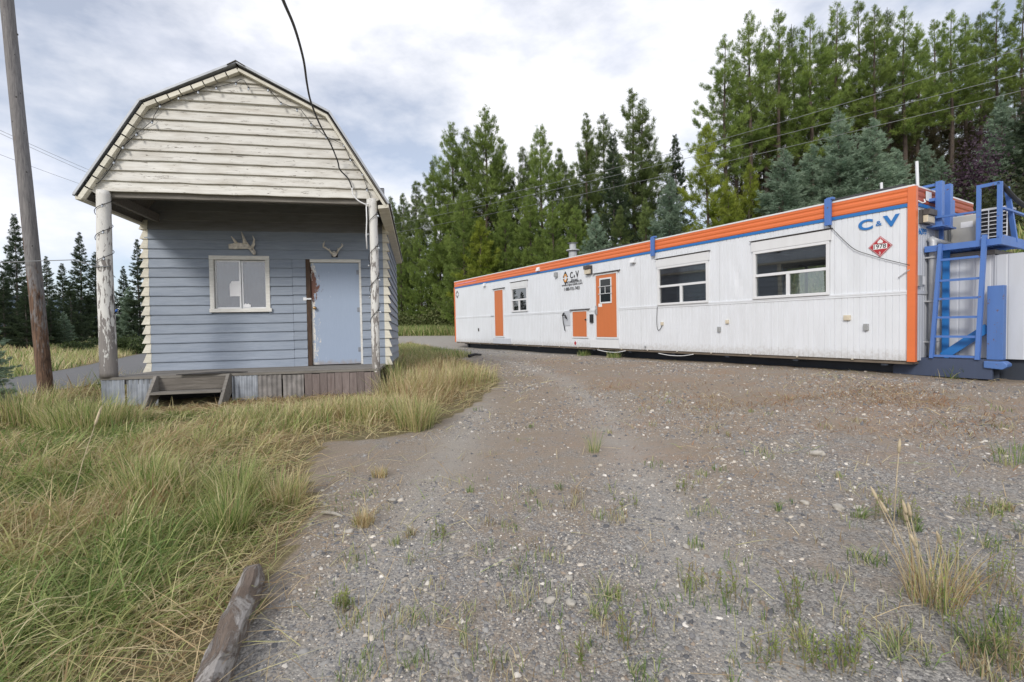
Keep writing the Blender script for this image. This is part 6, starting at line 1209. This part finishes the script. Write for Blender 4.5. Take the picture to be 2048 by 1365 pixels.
dist = np.hypot(x, y); sz = (0.0026 + 0.0034 * rng.random(n) ** 2 + 0.013 * rng.random(n) ** 18) * np.clip(0.75 + dist * 0.11, 1.0, 1.9)
B_ = bv[None] * (1 + rng.normal(0, 0.22, (n, 9, 1))) * sz[:, None, None] * np.stack([rng.uniform(0.8, 1.4, n), rng.uniform(0.7, 1.1, n), rng.uniform(0.55, 1.1, n)], 1)[:, None, :]
a_ = rng.uniform(0, 6.283, n); ca, sa = np.cos(a_)[:, None], np.sin(a_)[:, None]; R_ = np.stack([B_[:, :, 0] * ca - B_[:, :, 1] * sa, B_[:, :, 0] * sa + B_[:, :, 1] * ca, B_[:, :, 2]], 2); R_ += np.stack([x, y, H(x, y) - sz * 0.15], 1)[:, None, :]
tone = np.array([[0.185, 0.18, 0.18], [0.29, 0.28, 0.265], [0.14, 0.14, 0.145], [0.35, 0.32, 0.28], [0.48, 0.43, 0.36], [0.62, 0.58, 0.52], [0.28, 0.225, 0.175]])[rng.choice(7, n, p=[0.20, 0.20, 0.17, 0.18, 0.11, 0.04, 0.10])] * rng.uniform(0.75, 1.25, (n, 1))
bl = np.array(bf).ravel(); fastmesh('gravel', R_.reshape(-1, 3), (np.arange(n)[:, None] * 9 + bl[None]).ravel(), np.arange(n * 10) * 3, np.full(n * 10, 3), coloured('gravel_stones', 0, 0.85), cols=np.repeat(tone, 9, 0)); tag(bpy.data.objects['gravel'], 'loose grey gravel covering the yard', 'gravel', kind='stuff')
# ================================================================== PLANTS ONE CAN TELL APART
MAT['seed'] = plain('dry_seed_head', (0.46, 0.38, 0.25), 0.8, 0, 0.25, 40)
def stalk(o, base, tip, head=0.07, r=0.0025, nm='stalk'):
    base, tip = Vector(base), Vector(tip); mid = base.lerp(tip, 0.55) + Vector((0, 0, 0.06 * (tip - base).length)); MB().tube([base, mid, tip], [r, r * 0.9, r * 0.6], 5).build(nm, MAT['seed'], o, smooth=True)
    d_ = (tip - mid).normalized(); MB().tube([tip - d_ * head, tip - d_ * head * 0.8, tip - d_ * head * 0.3, tip], [r * 0.8, r * 3.0, r * 2.8, r * 0.6], 7).build('seed_head', MAT['seed'], o, smooth=True)
def clump(name, label, px, py, cnt, rad, hgt, dry_, heads, seed, lean=(0, 0)):
    r = np.random.default_rng(seed); g_ = ground_at(px, py); o = thing(name, label, 'grass clump', Matrix.Translation(g_)); global rng; old = rng; rng = r
    a_ = r.uniform(0, 6.283, cnt); rr = rad * np.sqrt(r.random(cnt)); X_ = g_.x + rr * np.cos(a_); Y_ = g_.y + rr * np.sin(a_)
    b = blades('leaves', X_, Y_, a_ + r.normal(0, 0.6, cnt), hgt * r.uniform(0.4, 1.1, cnt), np.abs(r.normal(0.15, 0.15, cnt)), r.uniform(0.1, 1.0, cnt), np.full(cnt, 0.0042) * r.uniform(0.6, 1.3, cnt), pick(np.full(cnt, dry_)), None); rng = old
    del b['category']; del b['kind']; b.parent = o; b.matrix_parent_inverse = Matrix.Translation(-g_)
    for k in range(heads):
        a = r.uniform(0, 6.283); q = rad * r.uniform(0.1, 0.9); h_ = hgt * r.uniform(0.9, 1.5); stalk(o, (q * math.cos(a), q * math.sin(a), 0), (q * math.cos(a) * 1.6 + r.normal(0, 0.06) + lean[0], q * math.sin(a) * 1.6 + r.normal(0, 0.06) + lean[1], h_))
    return o
clump('dry_grass_clump', 'tall dry tan grass clump with seed heads at lower right', 1872, 1205, 170, 0.10, 0.34, 0.74, 7, 5, (-0.08, 0.05))
clump('dry_grass_clump', 'reddish dry tuft on gravel near the grass edge', 728, 1050, 160, 0.06, 0.13, 0.80, 0, 6)
clump('dry_grass_clump', 'small brown tuft beside the pale pebbles', 760, 955, 140, 0.06, 0.10, 0.75, 0, 7)
clump('dry_grass_clump', 'pale spidery grass tuft sprawling onto the gravel before the golden grass', 835, 862, 220, 0.10, 0.50, 0.48, 0, 8)
clump('green_tuft', 'green upright tuft in the middle of the yard', 1185, 905, 50, 0.06, 0.28, 0.18, 0, 9)
clump('green_tuft', 'green grass tuft at the right edge beside the dark gravel', 2030, 930, 90, 0.12, 0.24, 0.12, 0, 13)
MAT['weed'] = coloured('weed_leaves', 0.35, 0.5); MAT['weed_stem'] = plain('weed_stem', (0.20, 0.17, 0.10), 0.7, 0, 0.2, 30)
def leafy_weed(label, px, py, stems, hgt, rad, seed):
    r = np.random.default_rng(seed); g_ = ground_at(px, py); o = thing('leafy_weed', label, 'weed', Matrix.Translation(g_))
    for k in range(stems):
        mb = MB(); V = []; Cc = []
        a = r.uniform(0, 6.283); q = rad * math.sqrt(r.random()); h_ = hgt * r.uniform(0.45, 1.1); bx = np.array([q * math.cos(a), q * math.sin(a), 0.0]); tp = bx + np.array([r.normal(0, 0.12) * h_, r.normal(0, 0.12) * h_, h_]); mid = (bx + tp) / 2 + np.array([r.normal(0, 0.03) * h_, r.normal(0, 0.03) * h_, 0])
        mb.tube([tuple(bx), tuple(mid), tuple(tp)], [0.0022, 0.0018, 0.0009], 4, cap=False)
        nl = int(12 + 60 * h_); ts = np.sort(r.uniform(0.12, 1.0, nl))
        for t in ts:
            p = bx * (1 - t) + tp * t; az = r.uniform(0, 6.283); el = r.uniform(0.2, 1.1); ln = r.uniform(0.012, 0.030) * (1.15 - 0.5 * t); d = np.array([math.cos(az) * math.cos(el), math.sin(az) * math.cos(el), math.sin(el)]); w_ = np.array([-math.sin(az), math.cos(az), 0]) * ln * 0.13
            V += [p, p + d * ln * 0.5 + w_, p + d * ln, p + d * ln * 0.5 - w_]; c = np.array([0.15, 0.22, 0.06]) * (1 - t) + np.array([0.34, 0.40, 0.10]) * t; Cc += [c * r.uniform(0.75, 1.2)] * 4
        st_ = mb.build('stem', MAT['weed_stem'], o); n = len(V) // 4; lv = fastmesh('leaves', np.array(V), np.arange(4 * n), np.arange(n) * 4, np.full(n, 4), MAT['weed'], st_, np.clip(np.array(Cc), 0, 1)); lv['kind'] = 'stuff'
    return o
for (px, py, st, hg_, rd, l) in ((1790, 1045, 26, 0.20, 0.10, 'bushy green weed behind the tall dry grass clump'), (1590, 1235, 9, 0.20, 0.05, 'tall leafy weed left of the dry grass clump'), (1245, 1295, 6, 0.20, 0.03, 'single leafy weed with pale tips near bottom centre'), (1150, 1345, 5, 0.16, 0.04, 'leafy weed at the very bottom left of centre'), (1640, 1330, 16, 0.18, 0.09, 'group of leafy stems at the bottom right of centre'), (1700, 1335, 14, 0.17, 0.08, 'leafy stems just right of the bottom group'), (1460, 1195, 8, 0.15, 0.07, 'thin leafy stems on dark gravel right of centre'), (1380, 1180, 7, 0.12, 0.06, 'short leafy stems on dark gravel near the centre'), (1960, 1170, 30, 0.20, 0.22, 'wide weed patch right of the dry clump'), (2020, 1290, 34, 0.20, 0.24, 'dark weed patch in the lower right corner'), (1370, 985, 8, 0.14, 0.08, 'small weed in the middle right of the gravel'), (1250, 1010, 6, 0.10, 0.10, 'low weed on the brown patch at centre'), (880, 1075, 9, 0.10, 0.06, 'greyish weed on the brown dirt left of centre'), (690, 1215, 14, 0.09, 0.05, 'bright green weed on dirt near the timber'), (1540, 1330, 8, 0.14, 0.06, 'leafy stems at the bottom edge'), (1960, 1030, 14, 0.14, 0.18, 'thin weeds at right beyond the dry clump')):
    leafy_weed(l, px, py, st, hg_, rd, int(px))
ts_ = thing('seed_stalk', 'tall single grass stalk with a thick seed head in the left foreground', 'grass stalk'); b0 = ground_at(120, 1100); stalk(ts_, b0, at_depth(203, 812, b0.y + 0.25), 0.13, 0.0026)
for (p, d_, l) in (((1800, 878), 3.9, 'tall thin stalk standing over the right of the gravel'),):
    o = thing('seed_stalk', l, 'grass stalk'); b0 = ground_at(1785, 1090); stalk(o, b0, at_depth(p[0], p[1], b0.y), 0.08, 0.003)
